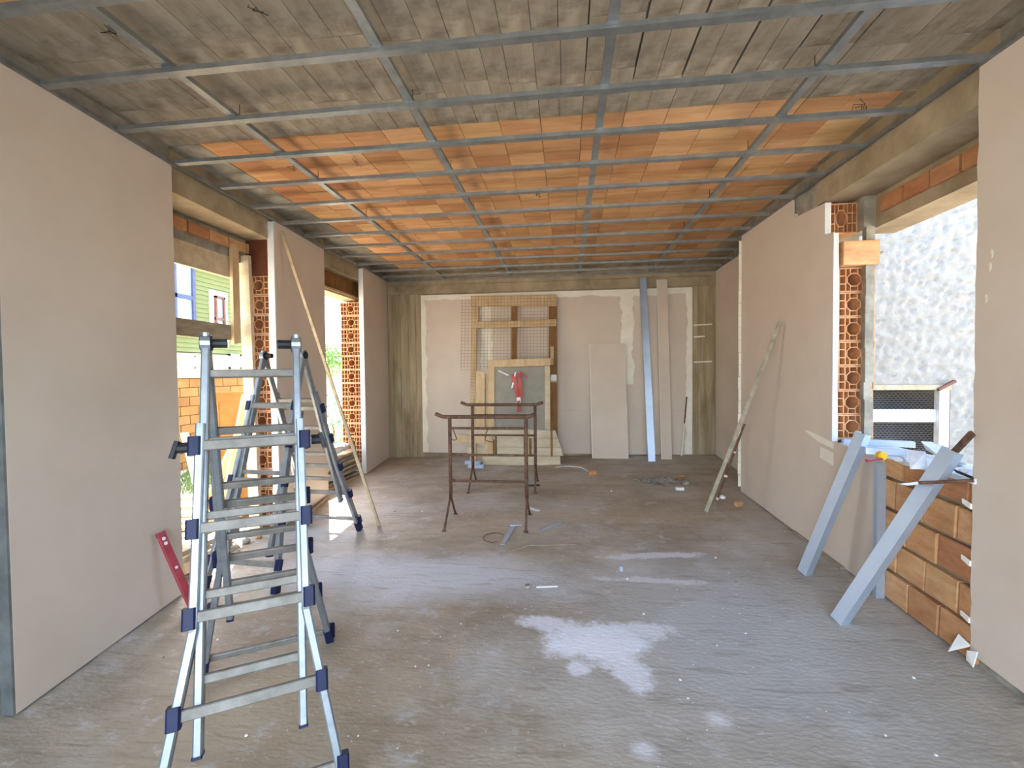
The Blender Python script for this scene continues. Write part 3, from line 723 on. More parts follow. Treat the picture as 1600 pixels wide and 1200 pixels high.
# low timber form at the foot of the frames
fb = thing('timber_form', 'low formwork box of stained boards on the floor before the frames', 'formwork', (-.9, 7.5, fl(-.9, 7.5)))
fz = fl(-.9, 7.5)
rows = [(.10, .235), (.24, .385), (.39, .52)]
for (z0, z1) in rows:
    xr0 = -.055-(z0-.10)*.31; xr1 = -.055-(z1-.10)*.31
    splits = [-1.66, -1.20+random.uniform(-.1, .1), xr0]
    MB().prism([(-1.66, 7.50, z0), (-.62, 7.50, z0), (-.62, 7.50, z1), (-1.66, 7.50, z1)], (0, .03, 0)).build('plank', M_FORM, fb)
    MB().prism([(-.615, 7.50, z0), (xr0, 7.50, z0), (xr1, 7.50, z1), (-.615, 7.50, z1)], (0, .03, 0)).build('plank', M_FORM, fb)
MB().box((-1.40, 7.50, fz-.0), (-.105, 7.60, .095)).build('base_plank', M_FORM, fb)
for x, zt in ((-1.21, .36), (-.60, .38), (-.25, .53)):
    MB().box((x-.012, 7.475, .09), (x+.022, 7.50, zt)).build('batten', M_PINED, fb)
MB().box((-1.36, 7.47, .10), (-1.22, 7.50, .42)).build('batten', M_PINE, fb)
MB().box((-1.60, 7.53, .09), (-.2, 7.60, .50)).build('inner_board', M_PINED, fb)
t = thing('plank_offcut', 'short pale plank offcut sticking out left of the formwork box', 'plank', (-1.75, 7.42, fl(-1.7, 7.45)))
MB().prism([(-1.86, 7.44, .33), (-1.35, 7.44, .29), (-1.35, 7.44, .42), (-1.83, 7.44, .45)], (0, .025, 0)).build('offcut_face', M_PINE, t)
MB().box((-1.55, 7.44, fl(-1.5, 7.45)), (-1.50, 7.49, .31)).build('offcut_leg', M_PINE, t)
# sheets and channels leaning on the back wall
t = thing('plasterboard_offcut', 'wide plasterboard offcut leaning on the back wall', 'plasterboard', (.74, 7.9, fl(.7, 7.9)))
zb = fl(.7, 7.9)+.002
MB().prism([(.445, 7.90, zb), (1.045, 7.90, zb), (1.012, 8.085, 1.955), (.410, 8.085, 1.965)], (0, .0125, 0)).build('board_face', M_BOARD, t)
MB().prism([(.431, 7.898, zb), (.4445, 7.898, zb), (.4095, 8.083, 1.965), (.396, 8.083, 1.965)], (0, .015, 0)).build('paper_edge', M_FILL, t)
def uch(mb, p0, p1, w, h, side, t=.0025):
    w2 = w/2; prof = [(-w2, h), (-w2, 0), (w2, 0), (w2, h), (w2-t, h), (w2-t, t), (-w2+t, t), (-w2+t, h)]
    p0, p1 = Vector(p0), Vector(p1); d = (p1-p0).normalized(); sd = Vector(side); sd = (sd-d*sd.dot(d)).normalized(); t_ = d.cross(sd)
    n = 8; vs = [p0+sd*a+t_*b for a, b in prof]+[p1+sd*a+t_*b for a, b in prof]
    return mb.add(vs, [(i, (i+1) % n, n+(i+1) % n, n+i) for i in range(n)]+[(7,6,1,0),(6,5,2,1),(5,4,3,2),(8,9,14,15),(9,10,13,14),(10,11,12,13)])
p0 = at_f(1018, 721); p1 = at_y(1004, 434, 8.10)
t = thing('metal_channel', 'tall pale blue metal channel leaning on the back wall', 'metal channel', p0)
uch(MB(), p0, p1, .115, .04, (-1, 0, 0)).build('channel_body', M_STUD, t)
p0 = at_f(1042, 718); p1 = at_y(1034.5, 437, 8.10)
t = thing('plasterboard_strip', 'tall narrow plasterboard strip leaning on the back wall', 'plasterboard', p0)
MB().bar(p0+V(0, 0, .004), p1, .165, .013, (1, 0, 0)).build('strip_face', M_BOARD, t)
d = (p1-p0); MB().bar(p0+V(-.086, -.001, .004), p1+V(-.086, -.001, 0), .007, .014, (1, 0, 0)).build('paper_edge', M_FILL, t)
p0 = at_f(1065, 713); p1 = at_y(1073, 620, 8.10); pm_ = p0.lerp(p1, .55)
t = thing('paint_stirring_stick', 'thin stick, dark on top and plaster-white below, leaning in the back right corner', 'stick', p0)
MB().tube([p0+V(0, 0, .01), pm_], .016, 6, .012).build('plastered_end', M_FILL, t); MB().tube([pm_, p1], .011, 6).build('handle', M_RUST, t)

# ------------------------------------------------------------------ right side things
p0 = at_f(1103, 802); p1 = at_x(1219, 503, 2.178)
t = thing('wooden_batten', 'long plaster-stained batten leaning on the right plasterboard sheet', 'batten', p0)
MB().bar(p0+V(0, 0, .02), p1, .042, .022, (1, -.4, 0), .003).build('batten_body', M_OLDW, t)
p0 = at_f(1121, 781); p1 = at_x(1164, 664, 2.17)
t = thing('dark_rod', 'thin dark plaster-spotted rod leaning behind the long batten', 'rod', p0)
MB().tube([p0+V(0, 0, .008), p0.lerp(p1, .97)+V(.0, 0, .03), p1], .013, 7).build('rod_body', M_RUST, t)
for f in (.0, .3, .62): rk = MB(); rock(rk, p0.lerp(p1, f)+V(0, 0, .012), .022, 1); rk.build('plaster_blob', M_FILL, t)
def stud(label, pf, pt, X, w=.085, h=.06, ext=0):
    p0 = at_f(*pf); p1 = at_x(*pt, X); d = (p1-p0).normalized(); p1 = p1+d*ext
    t = thing('metal_stud', label, 'metal stud', p0)
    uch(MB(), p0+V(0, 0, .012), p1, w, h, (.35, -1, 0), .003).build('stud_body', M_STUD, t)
stud('metal stud leaning on the right wall, left of the bare bricks', (1252, 897), (1344, 676), 2.19)
stud('metal stud leaning across the bare brick parapet on the right', (1305, 972), (1483, 702), 2.22)
# rusty bars sticking out by the broken edge
p1 = V(2.255, 2.81, .93); p0 = at_x(1446, 755, 2.20)
p0 = at_x(1448, 752, 2.285)
t = thing('rusty_bar', 'brown rusty flat bar slanting behind the stud at the broken plasterboard edge', 'iron bar', p0)
MB().bar(p0, at_x(1519, 677, 2.26), .035, .02, (0, 1, 0), .003).build('bar_body', M_RUST, t)
pa, pb = at_x(1404, 756, 2.02), at_x(1522, 751, 2.27)
t = thing('chisel_bar', 'dark horizontal iron bar with a bright flattened tip below the sill', 'iron bar', pb)
MB().tube([pa.lerp(pb, .28), pa.lerp(pb, .5), pb], .010, 7).build('bar_body', M_RUST, t)
MB().prism([pa, pa.lerp(pb, .12)+V(0, 0, -.012), pa.lerp(pb, .3)+V(0, 0, -.01), pa.lerp(pb, .3)+V(0, 0, .01), pa.lerp(pb, .15)+V(0, 0, .004)], (.01, .004, 0)).build('flat_tip', M_STUD, t)
# timber batten along the foot of the right sheet
pa, pb = at_f(1243, 832), at_f(1318, 890)
t = thing('floor_batten', 'thin wooden strip lying along the foot of the right plasterboard', 'batten', pa)
MB().bar(pa+V(0, 0, .012), pb+V(0, 0, .012), .045, .018).build('strip_body', M_OLDW, t)
# window 3: the sill and what lies on it
w3 = struct(MB().box((2.285, 2.86, .82), (2.63, 4.2, .850)).build('window_3', M_DUST))
SLZ = .852
def onsill(px, py, dz=0): return at_z(px, py, SLZ+dz)
for lab, a, b, w, h in (('longer zinc channel offcut at the back of the right window sill', (1316, 688), (1428, 693), .07, .045), ('shorter zinc channel offcut at the front of the right window sill', (1352, 702), (1416, 706), .065, .045)):
    pa, pb = onsill(*a, .03), onsill(*b, .03)
    t = thing('channel_offcut', lab, 'metal channel', (pa+pb)/2-V(0, 0, .03))
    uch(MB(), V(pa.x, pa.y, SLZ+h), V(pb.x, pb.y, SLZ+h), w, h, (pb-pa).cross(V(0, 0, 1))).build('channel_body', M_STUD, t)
p = onsill(1377, 712, .028)
t = thing('yellow_cap', 'round yellow plastic cap on the right window sill', 'cap', (p.x, p.y, SLZ))
MB().tube([(p.x+.0, p.y+.02, SLZ+.029), (p.x, p.y-.02, SLZ+.029)], .028, 16).build('cap_rim', M_YEL, t)
MB().tube([(p.x, p.y-.02, SLZ+.029), (p.x, p.y-.025, SLZ+.029)], .020, 16).build('cap_face', M_YEL, t)
pa, pb = onsill(1354, 722), onsill(1392, 717)
t = thing('utility_knife', 'thin red-handled knife on the front edge of the right window sill', 'knife', (pa+pb)/2)
dv = (pb-pa); MB().bar(pa+V(0, 0, .01), pa+dv*.68+V(0, 0, .01), .02, .016, None, .004).build('handle', M_RED, t)
MB().prism([pa+dv*.68+V(-.008, 0, .008), pa+dv*.68+V(.008, 0, .008), pb+V(.003, 0, .008)], (0, 0, .003)).build('blade', M_DUST, t)
def scrap(name, lab, cat, pts, th, m):
    c = sum(pts, V(0, 0, 0))/len(pts); t = thing(name, lab, cat, (c.x, c.y, SLZ))
    MB().prism(pts, th).build('scrap_face', m, t); return t
def sp(px, py, z): q = at_z(px, py, z); return q
scrap('plaster_scrap', 'square grey plasterboard scrap tilted up on the right window sill', 'scrap', [sp(1422, 733, SLZ+.01), sp(1450, 733, SLZ+.01), sp(1446, 706, SLZ+.10), sp(1418, 703, SLZ+.10)], (.006, .01, 0), M_DUST)
scrap('plastic_sheet', 'pale blue torn plastic sheet at the back of the right window sill', 'plastic sheet', [sp(1447, 703, SLZ+.03), sp(1474, 718, SLZ+.02), sp(1482, 700, SLZ+.06), sp(1455, 691, SLZ+.08), sp(1439, 690, SLZ+.08)], (.003, 0, .003), M_BEDGE)
for i, (px, py, r, lab) in enumerate(((1402, 722, .03, 'white plaster lump beside the yellow cap on the right sill'), (1414, 718, .026, 'crumpled pale scrap left of the tilted plasterboard scrap on the sill'),
                                      (1462, 738, .025, 'white rubble lump behind the crossing stud on the sill'), (1500, 728, .035, 'pale rubble lump at the near end of the right sill'), (1507, 740, .03, 'flat white rubble piece nearest the broken edge on the right sill'))):
    q = onsill(px, py); t = thing('plaster_lump', lab, 'rubble', (q.x, q.y, SLZ)); rk = MB(); rock(rk, (q.x, q.y, SLZ+r*.5), r, .6); rk.build('lump', M_DUST, t)
for i, lab in enumerate(('upper thin dark rod on the near end of the right sill', 'lower thin dark rod on the near end of the right sill')):
    pa, pb = onsill(1488+6*i, 733+4*i, .03), onsill(1520, 746+2*i, .03)
    t = thing('thin_rod', lab, 'rod', pb); MB().tube([pa, pb], .005, 6).build('rod_body', M_MESHB, t)

# ------------------------------------------------------------------ things on the floor
def lump(name, lab, cat, px, py, r, m, sq=.6, group=None):
    q = at_f(px, py); t = thing(name, lab, cat, q, group); rk = MB(); rock(rk, q+V(0, 0, r*sq*.75), r, sq); rk.build('lump', m, t); return t
q = at_f(926, 742); t = thing('brick_chunk', 'broken brown brick chunk on the floor before the plasterboard offcut', 'brick', q)
MB().bar(q+V(-.06, 0, .03), q+V(.05, .02, .035), .07, .06, (.2, 1, .3), .012).build('chunk', M_BRICK, t)
lump('round_stone', 'grey round stone at the right end of the debris heap', 'stone', 1072, 758, .05, M_STONE, .85)
lump('red_shard', 'small red brick shard just behind the debris heap', 'brick', 1066, 745, .04, M_BRICK, .5)
q = at_f(1062, 766); t = thing('white_chip', 'bluish white plaster piece in front of the round stone', 'plaster piece', q)
MB().bar(q+V(-.05, 0, .02), q+V(.05, 0, .02), .05, .04, (0, 1, 0), .008).build('chip', M_DUST, t)
lump('white_stone', 'white stone at the foot of the thin dark rod', 'stone', 1128, 779, .04, M_WHITE, .6)
q = at_f(1153, 791); t = thing('brick_lump', 'small pinkish brick lump between the leaning batten and the right sheet', 'brick', q)
MB().bar(q+V(-.03, -.02, .03), q+V(.045, .01, .03), .055, .055, (0, 1, .4), .012).build('chunk', M_BRICK, t)
pile = MB(); c0 = at_f(1030, 753)
for k in range(420):
    a = random.uniform(0, 2*PI); rr = min(.95, abs(random.gauss(0, .45))); x = c0.x+.36*rr*math.cos(a); y = c0.y+.20*rr*math.sin(a)
    h = max(0, .05*(1-rr*.8)); z = fl(x, y)+random.uniform(0, h)+.006
    b = random.uniform(0, PI); L = random.uniform(.01, .035); pile.bar((x-L*math.cos(b), y-L*math.sin(b), z), (x+L*math.cos(b), y+L*math.sin(b), z+random.uniform(-.01, .01)), .014, .009)
po = pile.build('debris_heap', M_STONE, origin=c0); po['kind'] = 'stuff'; po['label'] = 'swept heap of grey chips and splinters on the floor'; po['category'] = 'debris'
# zinc strips in front of the trestles
def strip(lab, a, b, w=.04, m=M_STUD, name='zinc_strip', th=.008, dz=.006):
    pa, pb = at_f(*a)+V(0, 0, dz), at_f(*b)+V(0, 0, dz)
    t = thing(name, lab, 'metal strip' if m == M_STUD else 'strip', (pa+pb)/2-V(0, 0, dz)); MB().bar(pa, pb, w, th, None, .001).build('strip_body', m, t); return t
strip('zinc strip lying lengthwise before the front trestle', (785, 852), (802, 823), .05)
strip('short zinc strip crossing the end of the lengthwise one', (797, 822.5), (815, 822.5), .035, dz=.015)
strip('zinc strip lying right of the front trestle', (846, 828), (877, 816), .04)
strip('thin grey stick on the floor left of the zinc strips', (664, 873), (729, 863), .008, M_OLDW, 'thin_stick')
strip('long thin dark stick on the floor right of the zinc strips', (822, 853), (900, 852), .008, M_OLDW, 'thin_stick')
strip('short thin stick lying before the long dark stick', (780, 867), (822, 855), .008, M_OLDW, 'thin_stick')
strip('white flat stick in the middle of the floor', (838, 918), (871, 917), .02, M_WHITE, 'white_stick')
strip('pale splinter right of the front trestle foot', (822, 792), (842, 799), .05, M_DUST, 'splinter')
pts = []
c = at_f(772, 841)
for k in range(12): a = .6+4.6*k/11; pts.append(c+V(.11*math.cos(a), .13*math.sin(a), .006+.004*(k % 2)))
t = thing('wire_loop', 'loop of rusty wire beside the lengthwise zinc strip', 'wire', c); MB().tube(pts, .0045, 5).build('wire', M_RUST, t)
pts = [at_f(*p)+V(0, 0, .008) for p in ((868, 731), (880, 729), (895, 729.5), (908, 731), (916, 735), (922, 741))]
t = thing('thin_cable', 'thin white cable curving to the brown brick chunk', 'cable', pts[0]); MB().tube(pts, .006, 6).build('cable', M_WHITE, t)
pts = [at_f(*p)+V(0, 0, .006) for p in ((865, 731), (885, 730.5), (905, 730.2))]
q = at_f(971, 892); t = thing('small_tube', 'small bluish plastic piece standing on the middle of the floor', 'plastic piece', q)
MB().tube([q+V(0, 0, .001), q+V(0, 0, .045)], .017, 10).build('tube_body', M_STUD, t)
q = at_f(824, 918); t = thing('dark_washer', 'dark round cap left of the white flat stick', 'cap', q)
MB().tube([q+V(0, 0, .002), q+V(0, 0, .022)], .022, 10).build('cap_body', M_STONE, t)
q = at_f(834, 760); t = thing('black_scrap', 'black plastic scrap by the rear trestle right foot', 'plastic piece', q)
MB().bar(q+V(-.07, 0, .012), q+V(.08, .03, .012), .03, .02, None, .004).build('scrap_body', M_BLACK, t)
# bundle of channel ends under the form
for i, (a, b, lab) in enumerate((((727, 730), (751, 730.5), 'pale channel end lying behind on the floor beside the formwork box'), ((732, 736), (756, 736.5), 'bright channel end lying in front of the other beside the formwork box'))):
    pa, pb = at_f(*a), at_f(*b); t = thing('channel_end', lab, 'metal channel', (pa+pb)/2)
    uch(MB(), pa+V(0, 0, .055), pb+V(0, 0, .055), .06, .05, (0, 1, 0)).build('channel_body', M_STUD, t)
# loose crumbs and chips, each its own
crumb_px = [(540, 745), (588, 772), (595, 790), (617, 800), (620, 909), (622, 986), (585, 1012), (688, 995), (649, 1042), (752, 1010), (1006, 960), (1120, 1009), (1172, 1000), (1165, 990), (1063, 1063), (1200, 962),
            (1384, 1150), (560, 1150), (540, 1090), (720, 975), (980, 905), (1215, 822), (1075, 1092), (1118, 872), (1150, 910), (955, 768), (1130, 735), (905, 760), (690, 765), (660, 800), (1255, 1003), (1428, 1060), (1462, 1180), (1560, 1155), (670, 1040), (385, 1150), (255, 1028), (340, 1000)]
for k, (px, py) in enumerate(crumb_px):
    q = at_f(px, py); far = q.y/3.0; r = random.uniform(.005, .010)*max(1, far*.9)
    dark = k % 3 == 0
    t = thing('dark_crumb' if dark else 'plaster_crumb', 'small dark crumb of rubble lying on the concrete floor' if dark else 'small white crumb of plaster lying on the concrete floor', 'crumb', q,
              'dark crumbs scattered on the floor' if dark else 'white crumbs scattered on the floor')
    rk = MB(); rock(rk, q+V(0, 0, r*.4), r, .6); rk.build('lump', M_STONE if dark else M_WHITE, t)
gr = MB()
for k in range(750):
    x = random.uniform(-2.6, 2.1); y = random.uniform(1.4, 7.8); r = random.uniform(.0015, .0045)*(1+.12*y); z = fl(x, y)+.002
    if abs(x-c0.x) < .7 and abs(y-c0.y) < .5 or y > 7.3 or (x > 1.5 and y < 4.4) or (abs(x+.7) < .6 and abs(y-4.6) < .6): continue
    a = random.uniform(0, PI); gr.add([(x+r*math.cos(a+b_)*random.uniform(.6, 1.3), y+r*math.sin(a+b_), z+.001) for b_ in (0, 1.6, 3.1, 4.7)]+[(x, y, z+r*.6)], [(0,1,4),(1,2,4),(2,3,4),(3,0,4)])
go = gr.build('floor_grit', M_DUST); go['kind'] = 'stuff'; go['label'] = 'fine plaster grit scattered over the concrete floor'; go['category'] = 'grit'

# ------------------------------------------------------------------ timber at the left openings
nb = 0
for k in range(9):
    z = fl(-3.35, 6.4)+.012+.047*k
    x = -3.30-.03*(k % 3)+random.uniform(-.02, .02); rz = random.uniform(-.03, .03)
    t = thing('stacked_plank', ('lowest plank', 'second lowest plank', 'third plank up from the floor', 'fourth plank up from the floor', 'fifth plank up from the floor', 'sixth plank up from the floor', 'third plank from the top', 'second plank from the top', 'topmost plank')[k]+' in the timber stack filling the far left opening', 'plank', (x-.1, 6.45, z-.012), 'planks stacked in the far left opening')
    MB().bar((x-.11-rz, 5.97+random.uniform(0, .05), z+.009), (x-.11+rz, 7.0-random.uniform(0, .1), z+.009+random.uniform(-.004, .004)), .22, .036, None, .003).build('plank_body', M_OLDW if k % 2 else M_SCAF, t)
t = thing('paper_sack', 'crumpled pale sack lying on top of the plank stack', 'sack', (-3.42, 6.4, fl(-3.35, 6.4)+.44))
rk = MB(); bm = bmesh.new(); bmesh.ops.create_icosphere(bm, subdivisions=3, radius=1)
from mathutils import noise as _ns
vs = []
for v in bm.verts:
    p = v.co.copy(); n_ = _ns.noise(p*1.7)*.25+_ns.noise(p*4)*.1; vs.append(V(-3.42+p.x*.14*(1+n_), 6.42+p.y*.36*(1+n_), fl(-3.35, 6.4)+.53+p.z*.075*(1+2*n_)))
rk.add(vs, [tuple(v.index for v in f.verts) for f in bm.faces]); bm.free(); rk.build('sack_body', M_WHITE, t, True)
# skirting blocks behind ladder
pa, pb = at_f(474, 812), at_f(513, 778)
t = thing('pale_strip', 'pale orange wooden strip on the floor at the foot of the middle left sheet', 'strip', pa)
MB().bar(pa+V(0, 0, .012), pb+V(0, 0, .012), .03, .022).build('strip_body', M_PINE, t)
pa, pb = at_f(585, 728), at_f(603, 712)
t = thing('dark_offcut', 'thin timber offcut at the foot of the far left sheet', 'strip', pa)
MB().bar(pa+V(.02, 0, .012), pb+V(.02, 0, .012), .05, .02).build('strip_body', M_OLDW, t)
# timber clutter in window 1 opening
def obar(name, lab, cat, a, b, w, th, m, side=None, group=None):
    a, b = Vector(a), Vector(b); t = thing(name, lab, cat, a, group); MB().bar(a, b, w, th, side, .003).build('board_body', m, t); return t
g1 = fl(-3.4, 4)
obar('sill_block', 'pale squared timber block on the sill beside the near left sheet', 'block', (-3.36, 3.42, g1+.07), (-3.36, 3.95, g1+.09), .12, .10, M_FORM)
obar('rubble_beam', 'short stained timber lying across the left opening on the floor', 'timber', (-3.40, 3.55, g1+.20), (-3.42, 4.3, g1+.17), .14, .05, M_OLDW)
for k in range(8):
    q = V(-3.15-random.uniform(0, .35), 3.55+.13*k, 0); r = random.uniform(.025, .05)
    t = thing('brick_rubble', 'small broken brick piece lying along the first left opening', 'rubble', (q.x, q.y, fl(q.x, q.y)+.03), 'broken brick pieces along the first left opening')
    rk = MB(); rock(rk, (q.x, q.y, fl(q.x, q.y)+r*.5+(.02 if q.x < -3.3 else 0)), r, .7); rk.build('lump', M_BRICK if k % 2 else M_STONE, t)

# ------------------------------------------------------------------ outdoors, left
gm = MB(); gm.add([(-60, -20, -.55), (-3.62, -20, -.55), (-3.62, 60, -.45), (-60, 60, -.45)], [(0, 1, 2, 3)])
ground = struct(gm.build('ground', M_GROUT))
def planks(n, x0, y0):
    for k in range(n):
        y = y0+.17*k+random.uniform(-.04, .04); z = -.47+.02*(k % 4)
        a = random.uniform(-.25, .25)
        t = thing('ground_plank', 'sunlit board lying among others on the ground outside the left opening', 'plank', (x0, y, z), 'boards on the ground outside')
        MB().bar((x0-.9, y-.9*a, z+.02+random.uniform(0, .05)), (x0+.9, y+.9*a, z+.05+random.uniform(0, .1)), .15, .03).build('board_body', M_PINE if k % 2 else M_SCAF, t)
planks(14, -5.0, 4.6)
gg = MB()
for k in range(1500):
    x = random.uniform(-7.6, -6.3); y = random.uniform(6.9, 9.6); h = random.uniform(.05, .16); a = random.uniform(0, 6.3); z = -.52
    gg.add([(x-.012*math.cos(a), y-.012*math.sin(a), z), (x+.012*math.cos(a), y+.012*math.sin(a), z), (x+.03*math.sin(a), y+.03*math.cos(a), z+h)], [(0, 1, 2)])
o = gg.build('grass', M_GRASS); o['kind'] = 'stuff'; o['label'] = 'patch of green grass outside the left opening'; o['category'] = 'grass'
# leaning door leaf and boards
t = thing('door_leaf', 'orange-brown panelled door leaf leaning outside by the post', 'door', (-4.25, 5.4, -.5))
d0, d1 = V(-4.55, 5.35, -.5), V(-4.05, 5.75, -.5); u_ = (d1-d0).normalized(); n_ = V(u_.y, -u_.x, 0)
def dpt(a, z, o=0): return d0+u_*a+V(-.0, .0, 0)+V(n_.x, n_.y, 0)*(-.12*(z+.5)+o)+V(0, 0, z+.5)
def dq(name, a0, a1, z0, z1, o, m): MB().prism([dpt(a0, z0, o), dpt(a1, z0, o), dpt(a1, z1, o), dpt(a0, z1, o)], n_*-.03).build(name, m, t)
dq('door_panel', 0, .64, -.5, 1.25, 0, M_OCHRE)
for a0, a1, z0, z1 in ((0, .1, -.5, 1.25), (.54, .64, -.5, 1.25), (.1, .54, -.5, -.35), (.1, .54, .30, .42), (.1, .54, 1.13, 1.25)): dq('door_rail', a0, a1, z0, z1, .012, M_OCHRE)
for i, (a, b, m_, lab) in enumerate((((-4.6, 5.1, -.5), (-3.75, 5.1, 1.15), M_PINE, 'orange board leaning diagonally outside the first left opening'),
                                     ((-4.15, 4.95, -.5), (-3.72, 4.95, 1.25), M_FORM, 'pale board leaning steeply outside the first left opening'),
                                     ((-5.8, 6.6, -.5), (-6.15, 6.7, .55), M_FORM, 'pale slotted board leaning far outside near the grass'))):
    obar('leaning_board', lab, 'board', a, b, .14, .03, m_, (0, 1, 0))
# neighbour house seen through the first opening
hs = thing('neighbour_house', 'green-sided house with blue-framed window beyond the left opening', 'house', (-8.5, 10, -.5))
HX = -8.0
MB().box((-12, 5.0, 1.95), (HX-.03, 12.2, 4.05)).build('upper_wall', M_SIDING, hs)
sdm = mesh('siding_board', MB().prism([(HX-.03, 0, 0), (HX, 0, 0), (HX-.022, 0, .098), (HX-.03, 0, .098)], (0, 1, 0)), M_SIDING)
for k in range(21):
    for (ya, yb) in ((5.0, 12.2),):
        inst(sdm, 'siding_board', hs, (0, ya, 1.98+.0985*k), scale=(1, yb-ya, 1))
MB().box((-12, 5.0, 1.42), (HX+.03, 12.2, 1.95)).build('cream_band', M_CREAM, hs)
MB().box((-12, 5.0, -.6), (HX-.03, 12.2, 1.42)).build('lower_wall', M_OCHRE, hs)
ob = mesh('brick', boxm((HX-.03, .01, .008), (HX, .47, .19)), M_OCHRE)
for r in range(10):
    for k in range(9):
        inst(ob, 'brick', hs, (0, 7.2+.48*k+.24*(r % 2), -.55+.196*r))
MB().box((-12.2, 4.8, 3.93), (HX+.25, 12.5, 4.06)).build('eave', M_WHITE, hs)
MB().prism([(HX+.3, 4.7, 4.06), (-10, 4.7, 4.55), (-12.3, 4.7, 4.06)], (0, 7.9, 0)).build('roof', M_ROOF, hs)
def hwin(y0, y1, z0, z1, m, panes, fr=.07, trim_=None):
    if trim_: MB().box((HX-.02, y0-.12, z0-.10), (HX+.012, y1+.12, z1+.12)).build('window_surround', trim_, hs)
    f = MB(); x0, x1 = HX-.01, HX+.06
    f.box((x0, y0, z0), (x1, y1, z0+fr)).box((x0, y0, z1-fr), (x1, y1, z1)).box((x0, y0, z0), (x1, y0+fr, z1)).box((x0, y1-fr, z0), (x1, y1, z1))
    nx_, nz_ = panes
    for i in range(1, nx_): yy = y0+(y1-y0)*i/nx_; f.box((x0, yy-fr*.45, z0), (x1-.005, yy+fr*.45, z1))
    for i in range(1, nz_): zz = z0+(z1-z0)*i/nz_; f.box((x0, y0, zz-fr*.6), (x1-.005, y1, zz+fr*.6))
    fo = f.build('house_window', m, hs)
    MB().box((HX+.005, y0+.01, z0+.01), (HX+.02, y1-.01, z1-.01)).build('pane', M_GLASS, fo)
hwin(7.55, 9.05, 2.35, 3.92, M_WFRAME, (3, 2))
hwin(7.6, 9.0, 1.62, 1.90, M_WHITE, (4, 1), .04)
hwin(9.62, 9.92, 2.25, 3.30, M_SHUT, (1, 2), .05, M_WHITE)
hwin(10.0, 10.4, 1.62, 1.98, M_WHITE, (1, 1), .05)
# shrubs and a tree seen through the far opening
def leafy(name, lab, cat, c, rx, ry, rz, n, size, m, stem=True):
    t = thing(name, lab, cat, (c[0], c[1], -.45)); mb = MB()
    for k in range(n):
        while True:
            p = V(random.uniform(-1, 1), random.uniform(-1, 1), random.uniform(-1, 1))
            if .25 < p.length < 1: break
        q = V(c[0]+p.x*rx, c[1]+p.y*ry, c[2]+p.z*rz); a = V(random.gauss(0, 1), random.gauss(0, 1), random.gauss(0, 1)).normalized(); b = a.cross(V(.3, .5, .8)).normalized()
        s = size*random.uniform(.6, 1.3); mb.add([q-a*s, q-b*s*.45, q+a*s, q+b*s*.45+V(0, 0, s*.2)], [(0, 1, 2, 3)])
    o = mb.build('foliage', m, t); o['kind'] = 'stuff'
    MB().tube([(c[0], c[1], -.5), (c[0]+.05, c[1], c[2]*.5), (c[0], c[1], c[2])], .04, 6, .015).build('stem', M_PINED, t)
leafy('leafy_shrub', 'blue-green shrub outside the far left opening', 'shrub', (-5.35, 9.9, .35), .75, .8, .95, 1500, .055, M_LEAFB)
leafy('leafy_shrub', 'yellow-green low shrub at the foot of the hollow brick jamb outside', 'shrub', (-4.25, 8.8, -.1), .32, .5, .5, 700, .05, M_LEAF)
leafy('garden_tree', 'bright green small tree farther out beyond the far left opening', 'tree', (-7.4, 13.2, 1.85), .8, .8, .55, 1200, .08, M_LEAF)

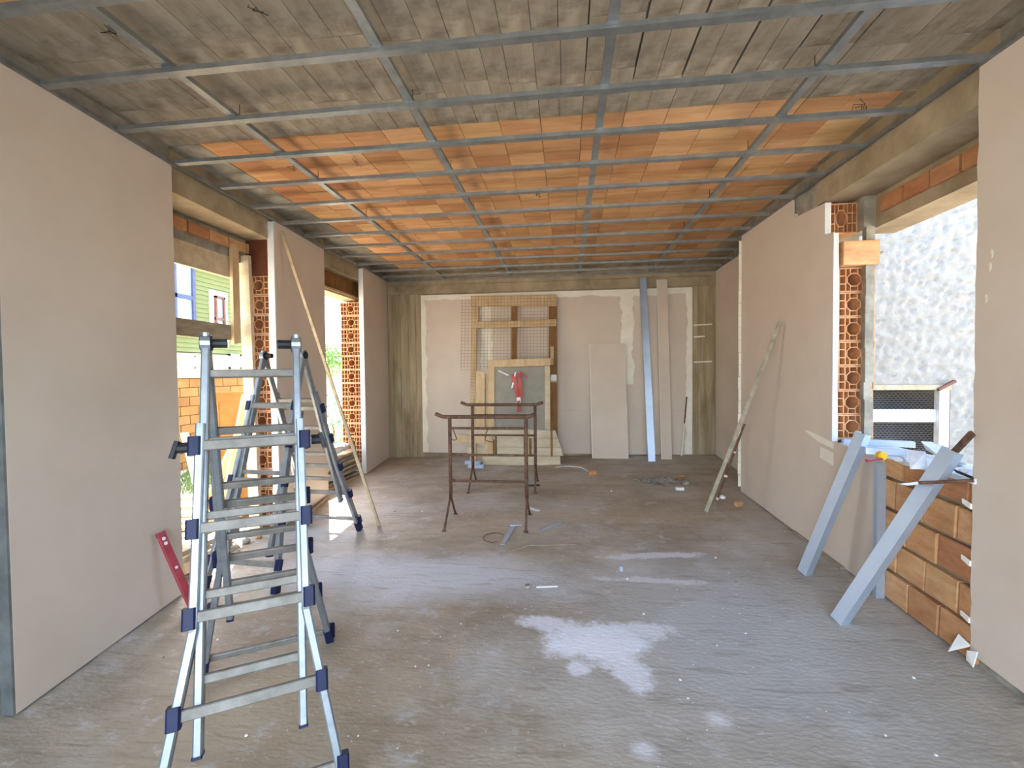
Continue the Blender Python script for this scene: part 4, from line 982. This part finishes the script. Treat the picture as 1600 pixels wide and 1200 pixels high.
# ------------------------------------------------------------------ outdoors, right: roughcast neighbour wall
ns = thing('neighbour_wall', 'white roughcast house wall seen through the right opening', 'wall', (4.6, 6.4, -.5))
wy = 6.3
wm_ = MB(); NX, NZ = 130, 190
wx0, wx1, wz0, wz1 = 2.95, 7.0, -.6, 5.2
hx0, hx1, hz0, hz1 = 3.3, 4.72, .35, 1.27
idx = {}
for j in range(NZ+1):
    for i in range(NX+1):
        x = wx0+(wx1-wx0)*i/NX; z = wz0+(wz1-wz0)*j/NZ
        inside = hx0-.03 < x < hx1+.03 and hz0-.03 < z < hz1+.03
        p = V(x*9, 0, z*13)
        dy = 0 if inside else .034*(.6*_ns.noise(p)+.8*_ns.noise(p*2.3)+.7*_ns.noise(p*4.3))
        idx[(i, j)] = len(wm_.v); wm_.v.append(V(x, wy+dy, z))
for j in range(NZ):
    for i in range(NX):
        xc = wx0+(wx1-wx0)*(i+.5)/NX; zc = wz0+(wz1-wz0)*(j+.5)/NZ
        if hx0 < xc < hx1 and hz0 < zc < hz1: continue
        wm_.f.append((idx[(i, j)], idx[(i+1, j)], idx[(i+1, j+1)], idx[(i, j+1)]))
wm_.build('roughcast_face', M_STUCCO, ns, True)
MB().box((hx0-.2, wy+.45, hz0-.3), (hx1+1.2, wy+.5, hz1+.5)).build('room_shade_plate', M_MESHB, ns)  # black plate stands in for the unlit room behind the mesh
MB().box((hx0-.05, wy-.04, hz1-.06), (hx1+.02, wy+.35, hz1+.0)).build('timber_head', M_SCAF, ns)
MB().box((hx1-.11, wy-.035, hz0), (hx1-.0, wy+.05, hz1-.06)).build('frame_post', M_DUST, ns)
MB().bar((hx1-.14, wy-.05, hz1-.06), (hx1+.04, wy-.06, hz1+.05), .05, .03).build('timber_stub', M_SHUT, ns)
MB().box((hx0, wy+.02, .80), (hx1-.11, wy+.045, .96)).build('white_board', M_WHITE, ns)
vm = MB()
cw, ch = .05, .028
nxm = int((hx1-.11-hx0)/cw)
for j in range(34):
    z = hz0+ch*j
    if z > hz1-.08: break
    pts = [(hx0+cw*.5*i, wy+.06, z+(ch*.5 if (i+j) % 2 else 0)) for i in range(2*nxm+1)]
    vm.tube(pts, .0016, 3)
o = vm.build('wire_mesh', M_GALVD, ns); o['kind'] = 'stuff'
MB().box((hx1-.02, wy-.03, hz0-.05), (hx1+.015, wy+.1, hz1)).build('brick_reveal', M_SHUT, ns)
gm = MB(); gm.add([(2.9, -5, -.6), (20, -5, -.6), (20, 9, -.6), (2.9, 9, -.6)], [(0, 1, 2, 3)])
struct(gm.build('ground', M_GROUT))
